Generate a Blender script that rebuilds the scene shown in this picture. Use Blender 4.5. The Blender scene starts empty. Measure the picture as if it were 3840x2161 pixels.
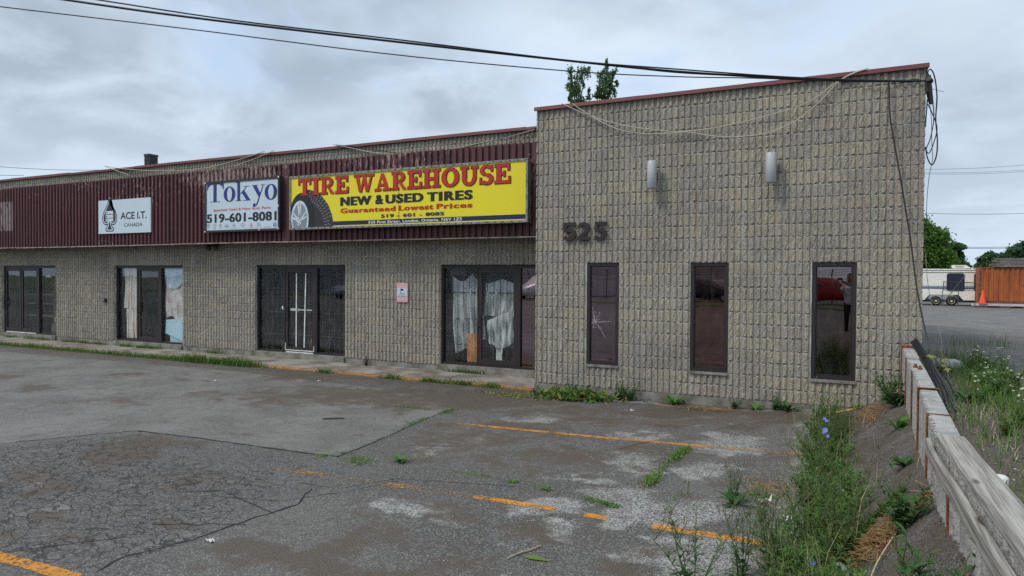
import bpy, math, random
import numpy as np
from mathutils import Vector, Matrix
random.seed(7)
rng = np.random.default_rng(11)
sc = bpy.context.scene
col = sc.collection

# ---------------------------------------------------------------- camera
FPX, CAMP = 2530.043, np.array([5.03739, -11.34274, 1.94468])
YAW, PIT, ROLL = [math.radians(a) for a in (25.92992, -.951008, .369258)]
FW = np.array([-math.sin(YAW)*math.cos(PIT), math.cos(YAW)*math.cos(PIT), math.sin(PIT)])
_r = np.array([math.cos(YAW), math.sin(YAW), 0.0]); _u = np.cross(_r, FW)
RT = _r*math.cos(ROLL)+_u*math.sin(ROLL); UP = -_r*math.sin(ROLL)+_u*math.cos(ROLL)
cam = bpy.data.cameras.new('camera'); camo = bpy.data.objects.new('camera', cam); col.objects.link(camo)
cam.sensor_width = 36; cam.sensor_fit = 'HORIZONTAL'; cam.lens = FPX/3840*36
cam.clip_start = .05; cam.clip_end = 3000
camo.matrix_world = Matrix(((RT[0], UP[0], -FW[0], CAMP[0]), (RT[1], UP[1], -FW[1], CAMP[1]), (RT[2], UP[2], -FW[2], CAMP[2]), (0, 0, 0, 1)))
sc.camera = camo

# ---------------------------------------------------------------- node helper
def nd(nt, typ, ins=None, **kw):
    n = nt.nodes.new(typ)
    for k, v in kw.items(): setattr(n, k, v)
    for k, v in (ins or {}).items():
        s = n.inputs[k]
        if isinstance(v, bpy.types.NodeSocket): nt.links.new(v, s)
        elif isinstance(v, (tuple, list)) and len(v) == 3 and s.type == 'RGBA': s.default_value = (*v, 1)
        else: s.default_value = v
    return n
def mth(nt, op, a, b=None, clamp=False):
    n = nt.nodes.new('ShaderNodeMath'); n.operation = op; n.use_clamp = clamp
    for i, v in enumerate((a, b)):
        if v is None: continue
        if isinstance(v, bpy.types.NodeSocket): nt.links.new(v, n.inputs[i])
        else: n.inputs[i].default_value = v
    return n.outputs[0]
def mix(nt, f, a, b, blend='MIX'):
    n = nt.nodes.new('ShaderNodeMix'); n.data_type = 'RGBA'; n.blend_type = blend; n.clamp_factor = True
    for s, v in ((n.inputs['Factor'], f), (n.inputs[6], a), (n.inputs[7], b)):
        if isinstance(v, bpy.types.NodeSocket): nt.links.new(v, s)
        elif isinstance(v, (tuple, list)): s.default_value = (*v[:3], 1)
        else: s.default_value = v
    return n.outputs[2]
def ramp(nt, f, lo, hi):
    n = nt.nodes.new('ShaderNodeMapRange'); n.interpolation_type = 'SMOOTHSTEP'
    nt.links.new(f, n.inputs[0]); n.inputs[1].default_value = lo; n.inputs[2].default_value = hi
    return n.outputs[0]
def noise(nt, vec, scale, detail=3, rough=.55, dist=0.0):
    return nd(nt, 'ShaderNodeTexNoise', {'Vector': vec, 'Scale': scale, 'Detail': detail, 'Roughness': rough, 'Distortion': dist}).outputs[0]
def vscale(nt, vec, s, off=(0, 0, 0)):
    return nd(nt, 'ShaderNodeMapping', {'Vector': vec, 'Scale': s, 'Location': off}).outputs[0]

# ---------------------------------------------------------------- world: cloudy daylight sky
w = bpy.data.worlds.new('World'); sc.world = w; w.use_nodes = True
nt = w.node_tree; nt.nodes.clear()
SUN_EL, SUN_AZ = math.radians(48), math.radians(205)
sky = nd(nt, 'ShaderNodeTexSky', sky_type='NISHITA', sun_disc=False, sun_elevation=SUN_EL, sun_rotation=SUN_AZ, dust_density=2.0)
tc = nd(nt, 'ShaderNodeTexCoord').outputs['Generated']
sep = nd(nt, 'ShaderNodeSeparateXYZ', {0: tc})
zz = mth(nt, 'ADD', mth(nt, 'MAXIMUM', sep.outputs[2], 0.0), .30)
pl = nd(nt, 'ShaderNodeCombineXYZ', {0: mth(nt, 'DIVIDE', sep.outputs[0], zz), 1: mth(nt, 'DIVIDE', sep.outputs[1], zz), 2: 0.0}).outputs[0]
pl = vscale(nt, pl, (1, 1, 1), (-2.2, 1.3, 0))
n1 = noise(nt, pl, 1.15, 5, .5, .35)
n2 = noise(nt, vscale(nt, pl, (1, 1, 1), (5.3, 2.2, 0)), 2.9, 5, .55, .3)
n3 = noise(nt, vscale(nt, pl, (1, 1, 1), (9.1, 4.7, 0)), .8, 3, .5, .2)
cover = ramp(nt, mth(nt, 'ADD', mth(nt, 'MULTIPLY', n1, .65), mth(nt, 'MULTIPLY', n2, .35)), .26, .52)
thick = ramp(nt, mth(nt, 'ADD', mth(nt, 'MULTIPLY', n3, .55), mth(nt, 'MULTIPLY', n1, .45)), .42, .58)
thick = mth(nt, 'MULTIPLY', thick, ramp(nt, n2, .25, .6))
cloud = mix(nt, thick, (5.7, 6.6, 7.55), (2.95, 3.65, 4.5))
haze_low = ramp(nt, sep.outputs[2], .32, .02)
cloud = mix(nt, mth(nt, 'MULTIPLY', haze_low, .65), cloud, (5.2, 6.1, 7.1))
lift = mth(nt, 'ADD', 1.0, mth(nt, 'MULTIPLY', ramp(nt, sep.outputs[2], .45, 1.0), 1.0))   # an overcast sky is brighter overhead
clear = mix(nt, .72, nd(nt, 'ShaderNodeMix', {6: sky.outputs[0], 7: (1, 1, 1), 0: 0.0}, data_type='RGBA').outputs[2], (4.2, 5.7, 7.8))
skyc = mix(nt, cover, clear, cloud)
skyc = nd(nt, 'ShaderNodeVectorMath', {0: skyc, 1: nd(nt, 'ShaderNodeCombineXYZ', {0: lift, 1: lift, 2: lift}).outputs[0]}, operation='MULTIPLY').outputs[0]
bg = nd(nt, 'ShaderNodeBackground', {'Color': skyc, 'Strength': .1})
nd(nt, 'ShaderNodeOutputWorld', {'Surface': bg.outputs[0]})

sl = bpy.data.lights.new('sun', 'SUN'); sl.energy = 1.5; sl.angle = math.radians(11); sl.color = (1, .93, .83)
so = bpy.data.objects.new('sun', sl); col.objects.link(so)
sd = Vector((-.50, -.60, .95)).normalized()      # towards the sun
so.rotation_euler = sd.to_track_quat('Z', 'Y').to_euler()
sc.view_settings.view_transform = 'Standard'; sc.view_settings.look = 'None'
sc.view_settings.exposure = .4; sc.view_settings.gamma = 1
sc.cycles.sample_clamp_indirect = 4; sc.cycles.max_bounces = 6; sc.cycles.diffuse_bounces = 2; sc.cycles.glossy_bounces = 3; sc.cycles.transparent_max_bounces = 12
try: sc.cycles.use_denoising = False
except Exception: pass

# ---------------------------------------------------------------- geometry helpers
KD = 3840/2576
def ray(x, y): return FW+RT*(x*KD-1920)/FPX+UP*(1080.5-y*KD)/FPX
def P_Y(x, y, Y): d = ray(x, y); return CAMP+d*(Y-CAMP[1])/d[1]
def P_Z(x, y, Z): d = ray(x, y); return CAMP+d*(Z-CAMP[2])/d[2]
def P_D(x, y, D): return CAMP+ray(x, y)*D

class MB:
    def __init__(s): s.v = []; s.f = []; s.m = []
    def add(s, vs, fs, m=0):
        o = len(s.v); s.v.extend([tuple(map(float, q)) for q in vs]); s.f.extend([tuple(i+o for i in f) for f in fs]); s.m.extend([m]*len(fs)); return s
    def box(s, x0, x1, y0, y1, z0, z1, m=0):
        return s.add([(x0, y0, z0), (x1, y0, z0), (x1, y1, z0), (x0, y1, z0), (x0, y0, z1), (x1, y0, z1), (x1, y1, z1), (x0, y1, z1)],
                     [(0, 3, 2, 1), (4, 5, 6, 7), (0, 1, 5, 4), (1, 2, 6, 5), (2, 3, 7, 6), (3, 0, 4, 7)], m)
    def bbox(s, x0, x1, y0, y1, z0, z1, b=.006, m=0):   # box with chamfered vertical and front edges
        c = [(x0+b, y0), (x1-b, y0), (x1, y0+b), (x1, y1), (x0, y1), (x0, y0+b)]
        ci = [(x0+2*b, y0+b), (x1-2*b, y0+b), (x1-b, y0+2*b), (x1-b, y1), (x0+b, y1), (x0+b, y0+2*b)]
        vs = [(*p, z0) for p in ci]+[(*p, z0+b) for p in c]+[(*p, z1-b) for p in c]+[(*p, z1) for p in ci]
        fs = [tuple(range(5, -1, -1)), tuple(range(18, 24))]
        for r in range(3):
            for i in range(6): j = (i+1) % 6; fs.append((r*6+i, r*6+j, r*6+6+j, r*6+6+i))
        return s.add(vs, fs, m)
    def bar(s, a, b, wx, wy=None, m=0, up=(0, 0, 1)):
        a, b = Vector(a), Vector(b); d = (b-a).normalized(); u = Vector(up)
        if abs(d.dot(u)) > .97: u = Vector((0, 1, 0))
        x = d.cross(u).normalized()*wx/2; y = x.cross(d).normalized()*(wy or wx)/2
        vs = [a-x-y, a+x-y, a+x+y, a-x+y, b-x-y, b+x-y, b+x+y, b-x+y]
        return s.add(vs, [(0, 3, 2, 1), (4, 5, 6, 7), (0, 1, 5, 4), (1, 2, 6, 5), (2, 3, 7, 6), (3, 0, 4, 7)], m)
    def tube(s, pts, r, n=6, m=0, caps=True):
        pts = [Vector(p) for p in pts]; rs = r if isinstance(r, (list, tuple)) else [r]*len(pts); vs = []
        u = None
        for i, p in enumerate(pts):
            d = (pts[min(i+1, len(pts)-1)]-pts[max(i-1, 0)]).normalized()
            if u is None: u = d.orthogonal().normalized()
            else: u = (u-d*u.dot(d)); u = u.normalized() if u.length > 1e-6 else d.orthogonal().normalized()
            v = d.cross(u)
            for k in range(n): a = 2*math.pi*k/n; vs.append(p+(u*math.cos(a)+v*math.sin(a))*rs[i])
        fs = [(i*n+k, i*n+(k+1) % n, (i+1)*n+(k+1) % n, (i+1)*n+k) for i in range(len(pts)-1) for k in range(n)]
        if caps: fs += [tuple(range(n-1, -1, -1)), tuple(range((len(pts)-1)*n, len(pts)*n))]
        return s.add(vs, fs, m)
    def prism(s, poly, y0, y1, m=0):      # polygon in x,z extruded along y
        n = len(poly); vs = [(x, y0, z) for x, z in poly]+[(x, y1, z) for x, z in poly]
        fs = [tuple(range(n)), tuple(range(2*n-1, n-1, -1))]+[(i, i+n, (i+1) % n+n, (i+1) % n) for i in range(n)]
        return s.add(vs, fs, m)
    def prismz(s, poly, z0, z1, m=0):
        n = len(poly); vs = [(x, y, z0) for x, y in poly]+[(x, y, z1) for x, y in poly]
        fs = [tuple(range(n-1, -1, -1)), tuple(range(n, 2*n))]+[(i, (i+1) % n, (i+1) % n+n, i+n) for i in range(n)]
        return s.add(vs, fs, m)
    def lathe(s, prof, c=(0, 0, 0), n=16, axis='z', m=0):
        vs = []
        for r, h in prof:
            for k in range(n):
                a = 2*math.pi*k/n; p = (r*math.cos(a), r*math.sin(a), h)
                if axis == 'y': p = (p[0], p[2], p[1])
                elif axis == 'x': p = (p[2], p[0], p[1])
                vs.append((p[0]+c[0], p[1]+c[1], p[2]+c[2]))
        fs = [(i*n+k, i*n+(k+1) % n, (i+1)*n+(k+1) % n, (i+1)*n+k) for i in range(len(prof)-1) for k in range(n)]
        fs += [tuple(range(n-1, -1, -1)), tuple(range((len(prof)-1)*n, len(prof)*n))]
        return s.add(vs, fs, m)

def worg(o):
    v = Vector((0, 0, 0))
    while o: v = v+o.location; o = o.parent
    return v
def mesh_of(mb, name, smooth=False):
    me = bpy.data.meshes.new(name); me.from_pydata(mb.v, [], mb.f); me.update()
    if any(mb.m): me.polygons.foreach_set('material_index', mb.m)
    if smooth: me.polygons.foreach_set('use_smooth', [True]*len(me.polygons))
    return me
def obj(name, mb, mats, parent=None, smooth=False, local=False):
    me = mb if isinstance(mb, bpy.types.Mesh) else mesh_of(mb, name, smooth)
    if not local and parent is not None:
        me.transform(Matrix.Translation(-worg(parent)))
    for m in (mats if isinstance(mats, (list, tuple)) else [mats]): me.materials.append(m)
    o = bpy.data.objects.new(name, me); col.objects.link(o)
    if parent is not None: o.parent = parent
    return o
def tag(o, label=None, cat=None, group=None, kind=None):
    if label: o['label'] = label
    if cat: o['category'] = cat
    if group: o['group'] = group
    if kind: o['kind'] = kind
    return o
def thing(name, label, cat, loc=(0, 0, 0), group=None, rz=0):
    o = bpy.data.objects.new(name, None); col.objects.link(o); o.location = [float(c) for c in loc]; o.rotation_euler.z = rz; o.empty_display_size = .2
    return tag(o, label, cat, group)
def single(name, mb, mats, label, cat, group=None, smooth=False):
    # a thing that is one mesh: origin moved to the middle of its base
    me = mesh_of(mb, name, smooth); n = len(me.vertices); a = np.empty(n*3); me.vertices.foreach_get('co', a); a = a.reshape(-1, 3)
    c = Vector((float((a[:, 0].min()+a[:, 0].max())/2), float((a[:, 1].min()+a[:, 1].max())/2), float(a[:, 2].min())))
    me.transform(Matrix.Translation(-c)); o = obj(name, me, mats); o.location = c
    return tag(o, label, cat, group)
def copy_tree(o, parent=None):
    c = o.copy(); col.objects.link(c)
    if parent is not None: c.parent = parent
    for ch in list(o.children): copy_tree(ch, c)
    return c
def smooth_path(pts, k=8):
    p = [Vector(q) for q in pts]; p = [p[0]*2-p[1]]+p+[p[-1]*2-p[-2]]; out = []
    for i in range(1, len(p)-2):
        for j in range(k):
            t = j/k; a, b, c, d = p[i-1:i+3]
            out.append(.5*((2*b)+(c-a)*t+(2*a-5*b+4*c-d)*t*t+(3*b-a-3*c+d)*t**3))
    out.append(p[-2]); return out

# ---------------------------------------------------------------- materials
def newmat(name):
    m = bpy.data.materials.new(name); m.use_nodes = True; m.node_tree.nodes.clear(); return m, m.node_tree
def finish(nt, shader): nd(nt, 'ShaderNodeOutputMaterial', {'Surface': shader})
def pm(name, c, rough=.8, c2=None, ns=6., amt=.5, bump=0., bs=60., metal=0., spec=.5, speck=None, rnd=0., stretch=None):
    m, nt = newmat(name); pos = nd(nt, 'ShaderNodeNewGeometry').outputs['Position']
    v = vscale(nt, pos, stretch) if stretch else pos
    c2 = c2 or tuple(x*.65 for x in c)
    f = ramp(nt, noise(nt, v, ns, 3, .62), .35, .68)
    colr = mix(nt, mth(nt, 'MULTIPLY', f, amt), c, c2)
    if speck: colr = mix(nt, ramp(nt, noise(nt, pos, speck[0], 2, .7), speck[1], speck[1]+.12), colr, speck[2])
    if rnd:
        r = mth(nt, 'FRACT', mth(nt, 'ADD', nd(nt, 'ShaderNodeObjectInfo').outputs['Random'], nd(nt, 'ShaderNodeNewGeometry').outputs['Random Per Island']))
        hv = nd(nt, 'ShaderNodeHueSaturation', {'Color': colr, 'Value': mth(nt, 'ADD', 1-rnd/2, mth(nt, 'MULTIPLY', r, rnd))}); colr = hv.outputs[0]
    ins = {'Base Color': colr, 'Roughness': rough, 'Metallic': metal, 'Specular IOR Level': spec}
    if bump:
        ins['Normal'] = nd(nt, 'ShaderNodeBump', {'Strength': bump, 'Distance': .01, 'Height': noise(nt, pos, bs, 2, .7)}).outputs[0]
    finish(nt, nd(nt, 'ShaderNodeBsdfPrincipled', ins).outputs[0]); return m
def leafm(name, c, c2, trans=.35):
    m, nt = newmat(name); g = nd(nt, 'ShaderNodeNewGeometry')
    r = mth(nt, 'FRACT', mth(nt, 'ADD', nd(nt, 'ShaderNodeObjectInfo').outputs['Random'], g.outputs['Random Per Island']))
    cc = mix(nt, mth(nt, 'MULTIPLY', mth(nt, 'ADD', r, noise(nt, g.outputs['Position'], 3., 3)), .6), c, c2)
    a = nd(nt, 'ShaderNodeBsdfPrincipled', {'Base Color': cc, 'Roughness': .55, 'Specular IOR Level': .3}).outputs[0]
    b = nd(nt, 'ShaderNodeBsdfTranslucent', {'Color': cc}).outputs[0]
    finish(nt, nd(nt, 'ShaderNodeMixShader', {0: trans, 1: a, 2: b}).outputs[0]); return m
M = {}
# --- split-faced fluted concrete block
m, nt = newmat('block'); g = nd(nt, 'ShaderNodeNewGeometry'); pos = g.outputs['Position']
r = mth(nt, 'FRACT', mth(nt, 'ADD', nd(nt, 'ShaderNodeObjectInfo').outputs['Random'], g.outputs['Random Per Island']))
c = mix(nt, ramp(nt, noise(nt, pos, .9, 4, .6), .35, .68), (.372, .332, .264), (.305, .272, .216))
c = mix(nt, mth(nt, 'MULTIPLY', ramp(nt, noise(nt, vscale(nt, pos, (1, 1, 1.4), (4, 0, 9)), .42, 3, .6), .44, .70), .4), c, (.225, .198, .152))
hv = nd(nt, 'ShaderNodeHueSaturation', {'Color': c, 'Value': mth(nt, 'ADD', .88, mth(nt, 'MULTIPLY', r, .22)), 'Saturation': mth(nt, 'ADD', .7, mth(nt, 'MULTIPLY', r, .4))}); c = hv.outputs[0]
sp = noise(nt, pos, 75, 2, .75)
c = mix(nt, mth(nt, 'MULTIPLY', ramp(nt, sp, .52, .66), .8), c, (.44, .41, .34))
c = mix(nt, mth(nt, 'MULTIPLY', ramp(nt, sp, .46, .36), .85), c, (.075, .066, .052))
st = noise(nt, vscale(nt, pos, (5, 5, .55)), 1.3, 3, .65)
c = mix(nt, mth(nt, 'MULTIPLY', ramp(nt, st, .55, .72), .4), c, (.46, .45, .42))
gr = noise(nt, vscale(nt, pos, (2.2, 2.2, .35), (3, 1, 7)), 1.0, 3, .6)
c = mix(nt, mth(nt, 'MULTIPLY', ramp(nt, gr, .57, .78), .42), c, (.12, .108, .085))
bmp = nd(nt, 'ShaderNodeBump', {'Strength': .9, 'Distance': .012, 'Height': noise(nt, pos, 55, 2, .7)}).outputs[0]
finish(nt, nd(nt, 'ShaderNodeBsdfPrincipled', {'Base Color': c, 'Roughness': .92, 'Specular IOR Level': .25, 'Normal': bmp}).outputs[0]); M['block'] = m
# --- mortar, pale with lime bloom
M['mortar'] = pm('mortar', (.54, .535, .51), .95, (.20, .19, .17), 2.2, .85, .5, 70, spec=.2, stretch=(2, 2, 1))
M['found'] = pm('foundation concrete', (.27, .26, .23), .95, (.11, .105, .085), 3.0, .9, .6, 45, spec=.2, speck=(30, .6, (.17, .16, .13)))
M['sidewalk'] = pm('sidewalk concrete', (.30, .275, .24), .92, (.135, .112, .09), 1.7, .95, .5, 60, spec=.2, speck=(55, .58, (.2, .18, .15)))
M['chunk'] = pm('pale concrete', (.42, .41, .38), .92, (.25, .24, .22), 8, .7, .8, 40)
M['panelc'] = pm('rough panel concrete', (.36, .35, .33), .95, (.20, .195, .18), 9, .8, 1.0, 38, spec=.2, speck=(60, .56, (.16, .155, .145)))
M['coping'] = pm('dark red flashing', (.155, .034, .030), .5, (.10, .028, .026), 3, .6, .15, 20, spec=.5)
# --- fascia sheet: dark red paint peeled to pale primer in vertical flakes
m, nt = newmat('fascia paint'); pos = nd(nt, 'ShaderNodeNewGeometry').outputs['Position']; sp3 = nd(nt, 'ShaderNodeSeparateXYZ', {0: pos})
c = mix(nt, ramp(nt, noise(nt, vscale(nt, pos, (3, 3, .6)), 1.5, 4), .35, .7), (.088, .029, .031), (.056, .020, .023))
fl = noise(nt, vscale(nt, pos, (26, 26, 6)), 1.0, 4, .7)
reg = noise(nt, vscale(nt, pos, (.55, .55, 1.1), (2.3, 0, 4.4)), 1.0, 2)
hi = ramp(nt, sp3.outputs[2], 3.5, 4.35)
pe = ramp(nt, mth(nt, 'ADD', mth(nt, 'ADD', mth(nt, 'MULTIPLY', fl, .75), mth(nt, 'MULTIPLY', reg, .5)), mth(nt, 'MULTIPLY', hi, .10)), .785, .80)
c = mix(nt, mth(nt, 'MULTIPLY', pe, .9), c, mix(nt, noise(nt, pos, 40, 2), (.42, .33, .29), (.2, .11, .1)))
gx = mth(nt, 'MULTIPLY', ramp(nt, sp3.outputs[0], -18.20, -18.23), ramp(nt, sp3.outputs[0], -19.45, -19.42))
gz = mth(nt, 'MULTIPLY', ramp(nt, sp3.outputs[2], 3.27, 3.30), ramp(nt, sp3.outputs[2], 4.21, 4.18))
gm = mth(nt, 'MULTIPLY', mth(nt, 'MULTIPLY', gx, gz), ramp(nt, noise(nt, vscale(nt, pos, (8, 8, 2)), 2, 4), .3, .5))
c = mix(nt, mth(nt, 'MULTIPLY', gm, .75), c, (.30, .24, .235))
finish(nt, nd(nt, 'ShaderNodeBsdfPrincipled', {'Base Color': c, 'Roughness': .55, 'Specular IOR Level': .4}).outputs[0]); M['fascia'] = m
M['lip'] = pm('pale drip edge', (.28, .22, .2), .6, (.10, .045, .042), 5, .9, stretch=(1, 1, 1))
M['frame'] = pm('dark bronze aluminium', (.020, .014, .016), .5, (.03, .021, .022), 4, .6, spec=.5)
M['frame2'] = pm('chipped bronze aluminium', (.024, .016, .018), .5, (.034, .023, .024), 6, .6)
M['whitep'] = pm('worn white paint', (.72, .74, .72), .6, (.45, .45, .42), 12, .7)
M['dark'] = pm('dark interior', (.022, .024, .026), .95, (.012, .013, .014), 2, .6, spec=.1)
M['bar'] = pm('steel bar', (.045, .047, .05), .6, (.02, .02, .02), 6, .5)
def glass(name, refl, tint, trans, ior=1.5, rough=.015, wob=.004):
    m, nt = newmat(name); pos = nd(nt, 'ShaderNodeNewGeometry').outputs['Position']
    bp = nd(nt, 'ShaderNodeBump', {'Strength': .35, 'Distance': wob, 'Height': noise(nt, pos, 1.6, 1)}).outputs[0]
    gl = nd(nt, 'ShaderNodeBsdfGlossy', {'Color': refl, 'Roughness': rough, 'Normal': bp}).outputs[0]
    tr = nd(nt, 'ShaderNodeBsdfTransparent', {'Color': tint}).outputs[0]
    fc = nd(nt, 'ShaderNodeLayerWeight', {'Blend': .5, 'Normal': bp}).outputs['Facing']
    fr = mth(nt, 'ADD', .05, mth(nt, 'MULTIPLY', mth(nt, 'POWER', fc, 5.0), .9))
    dirt = nd(nt, 'ShaderNodeBsdfDiffuse', {'Color': (.35, .36, .36)}).outputs[0]
    a = nd(nt, 'ShaderNodeMixShader', {0: mth(nt, 'ADD', fr, trans, True), 1: tr, 2: gl}).outputs[0]
    dm = mth(nt, 'MULTIPLY', ramp(nt, noise(nt, vscale(nt, pos, (6, 6, 2)), 1.5, 5, .7), .42, .9), .09)
    finish(nt, nd(nt, 'ShaderNodeMixShader', {0: dm, 1: a, 2: dirt}).outputs[0]); return m
M['glass'] = glass('storefront glass', (.75, .78, .8), (.95, .96, .965), .03)
M['bronze'] = glass('bronze tinted glass', (.60, .47, .53), (.30, .20, .22), .42, wob=.003)
M['bronze2'] = glass('brown tinted glass', (.46, .30, .29), (.28, .18, .17), .40, wob=.003)
M['bronze3'] = glass('dark tinted glass', (.44, .38, .38), (.34, .30, .30), .34, wob=.003)
M['crack'] = pm('cracked glass edge', (.62, .58, .62), .3)
M['lampm'] = pm('grey enamel', (.40, .41, .43), .45, (.32, .33, .35), 5, .5, .2, 30)
M['number'] = pm('brown numeral metal', (.020, .012, .013), .5, (.028, .018, .018), 8, .5)
M['rust'] = pm('rusty steel', (.26, .085, .028), .85, (.10, .035, .016), 11, .9, .6, 60, speck=(40, .6, (.36, .16, .05)))
M['wood'] = None
m, nt = newmat('weathered timber'); pos = nd(nt, 'ShaderNodeNewGeometry').outputs['Position']
gw = noise(nt, vscale(nt, pos, (46, 1.3, 46)), 1.0, 4, .7, .15)
c = mix(nt, ramp(nt, gw, .34, .66), (.36, .335, .295), (.15, .138, .12))
kn = nd(nt, 'ShaderNodeTexVoronoi', {'Vector': vscale(nt, pos, (7, 2.2, 7)), 'Scale': 1.0}).outputs[0]
c = mix(nt, mth(nt, 'MULTIPLY', ramp(nt, kn, .20, .09), .9), c, (.035, .03, .027))
c = mix(nt, mth(nt, 'MULTIPLY', ramp(nt, noise(nt, pos, 2.4, 3), .55, .75), .4), c, (.22, .19, .15))
bp = nd(nt, 'ShaderNodeBump', {'Strength': .7, 'Distance': .006, 'Height': gw}).outputs[0]
finish(nt, nd(nt, 'ShaderNodeBsdfPrincipled', {'Base Color': c, 'Roughness': .9, 'Normal': bp, 'Specular IOR Level': .2}).outputs[0]); M['wood'] = m
M['black'] = pm('black cable', (.012, .012, .013), .55)
M['beige'] = pm('beige cable', (.46, .42, .33), .6)
M['greyc'] = pm('grey cable', (.25, .25, .24), .6)
M['yellow'] = pm('yellow sign face', (.74, .65, .015), .35, (.72, .63, .015), 1.2, .5)
M['red'] = pm('red print', (.50, .018, .018), .4); M['redo'] = pm('dark red outline', (.07, .006, .006), .5)
M['ink'] = pm('black print', (.012, .013, .018), .4); M['navy'] = pm('navy print', (.012, .015, .075), .4)
M['blue'] = pm('blue print', (.020, .026, .19), .4); M['white'] = pm('white print', (.78, .79, .8), .4, (.72, .73, .75), 3, .4)
M['signw'] = pm('white sign face', (.52, .62, .68), .4, (.47, .57, .63), 2, .6)
M['redp'] = pm('faded red print', (.5, .06, .07), .5); M['grey'] = pm('grey print', (.22, .27, .31), .5); M['lblue'] = pm('light blue print', (.05, .17, .42), .5)
M['rubber'] = pm('tyre rubber print', (.06, .06, .062), .6, (.04, .04, .042), 20, .7); M['silver'] = pm('silver rim print', (.62, .72, .78), .4, (.34, .42, .48), 5, .8)
M['alu'] = pm('dull aluminium', (.30, .31, .28), .5, (.12, .12, .10), 14, .8, metal=.3)
M['blackf'] = pm('black sign frame', (.016, .015, .017), .6, (.05, .045, .045), 18, .6)
M['pink'] = pm('faded pink print', (.62, .30, .31), .6, (.68, .42, .42), 12, .7)
M['curtain'] = None
def cloth(name, c, c2, stripe=None):
    m, nt = newmat(name); g = nd(nt, 'ShaderNodeNewGeometry'); pos = g.outputs['Position']
    cc = mix(nt, ramp(nt, noise(nt, pos, 3.5, 4), .35, .68), c, c2)
    if stripe:
        u = nd(nt, 'ShaderNodeUVMap').outputs[0]; wv = nd(nt, 'ShaderNodeTexWave', {'Vector': vscale(nt, u, (1, 0, 1)), 'Scale': stripe[0], 'Distortion': .3}, wave_type='BANDS', bands_direction='X').outputs[1]
        cc = mix(nt, ramp(nt, wv, .8, .95), cc, stripe[1])
    a = nd(nt, 'ShaderNodeBsdfPrincipled', {'Base Color': cc, 'Roughness': .95, 'Specular IOR Level': .1}).outputs[0]
    finish(nt, a); return m
M['curtain'] = cloth('striped curtain', (.86, .82, .75), (.70, .66, .60), (1.6, (.45, .30, .22)))
M['clothb'] = cloth('pale blue cloth', (.66, .82, .90), (.46, .62, .72))
M['clothp'] = cloth('pale patterned cloth', (.78, .76, .70), (.55, .44, .42))
M['clothg'] = cloth('grey green sheet', (.66, .70, .67), (.40, .44, .43))
M['boardb'] = pm('pale blue board', (.58, .82, .90), .6, (.5, .75, .84), 3, .5)
M['ply'] = pm('stained plywood', (.66, .30, .09), .75, (.30, .11, .035), 7, .9, stretch=(1, 1, .4), speck=(8, .66, (.55, .45, .35)))
M['khaki'] = pm('khaki canvas', (.13, .115, .075), .9)
M['green'] = leafm('grass', (.065, .155, .024), (.13, .20, .042)); M['green2'] = leafm('broad leaf', (.055, .165, .026), (.11, .24, .042))
M['green3'] = leafm('dark leaf', (.036, .10, .026), (.07, .15, .042)); M['lime'] = leafm('young leaf', (.085, .18, .028), (.15, .24, .05))
M['yellowgreen'] = leafm('yellowed leaf', (.32, .28, .05), (.16, .20, .05)); M['stem'] = pm('green stem', (.07, .10, .03), .8, (.13, .12, .05), 4, .8)
M['dry'] = pm('dry stalk', (.36, .22, .09), .9, (.20, .105, .045), 9, .9, rnd=.6); M['drypale'] = pm('pale dry stalk', (.44, .36, .22), .9, rnd=.4)
M['chic'] = pm('chicory petal', (.22, .26, .72), .7); M['yar'] = pm('cream flower', (.50, .52, .36), .8, rnd=.4)
M['tleaf'] = leafm('tree leaf', (.055, .13, .018), (.11, .21, .03)); M['tleafd'] = leafm('dark tree leaf', (.030, .078, .026), (.06, .12, .042)); M['pleaf'] = leafm('poplar leaf', (.06, .13, .035), (.12, .20, .07))
M['bark'] = pm('bark', (.10, .085, .07), .95, (.05, .04, .035), 8, .8, .6, 30)
M['orange'] = None
def paint(name, c, lo, hi):
    m, nt = newmat(name); pos = nd(nt, 'ShaderNodeNewGeometry').outputs['Position']
    cc = mix(nt, ramp(nt, noise(nt, pos, 9, 4), .3, .7), c, tuple(x*.7 for x in c))
    n = mth(nt, 'ADD', mth(nt, 'MULTIPLY', noise(nt, pos, 38, 3, .7), .6), mth(nt, 'MULTIPLY', noise(nt, vscale(nt, pos, (1, 1, 1), (3.1, 1.2, 0)), 2.2, 3, .6), .4))
    a = nd(nt, 'ShaderNodeBsdfPrincipled', {'Base Color': cc, 'Roughness': .75, 'Specular IOR Level': .3}).outputs[0]
    finish(nt, nd(nt, 'ShaderNodeMixShader', {0: ramp(nt, n, lo, hi), 1: nd(nt, 'ShaderNodeBsdfTransparent').outputs[0], 2: a}).outputs[0]); return m
M['orange'] = paint('orange line paint', (.55, .235, .032), .43, .53)
M['orangeold'] = paint('faded orange line paint', (.42, .21, .06), .48, .58)
M['kerbpaint'] = paint('kerb paint', (.60, .26, .03), .42, .52)
M['yellowpaint'] = paint('yellow paint on concrete', (.55, .38, .07), .38, .46)
M['pebble'] = pm('pebble', (.27, .26, .24), .9, (.14, .13, .12), 12, .8, rnd=.9)
M['litter'] = pm('litter paper', (.66, .66, .64), .8, (.5, .49, .45), 15, .6)

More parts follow.
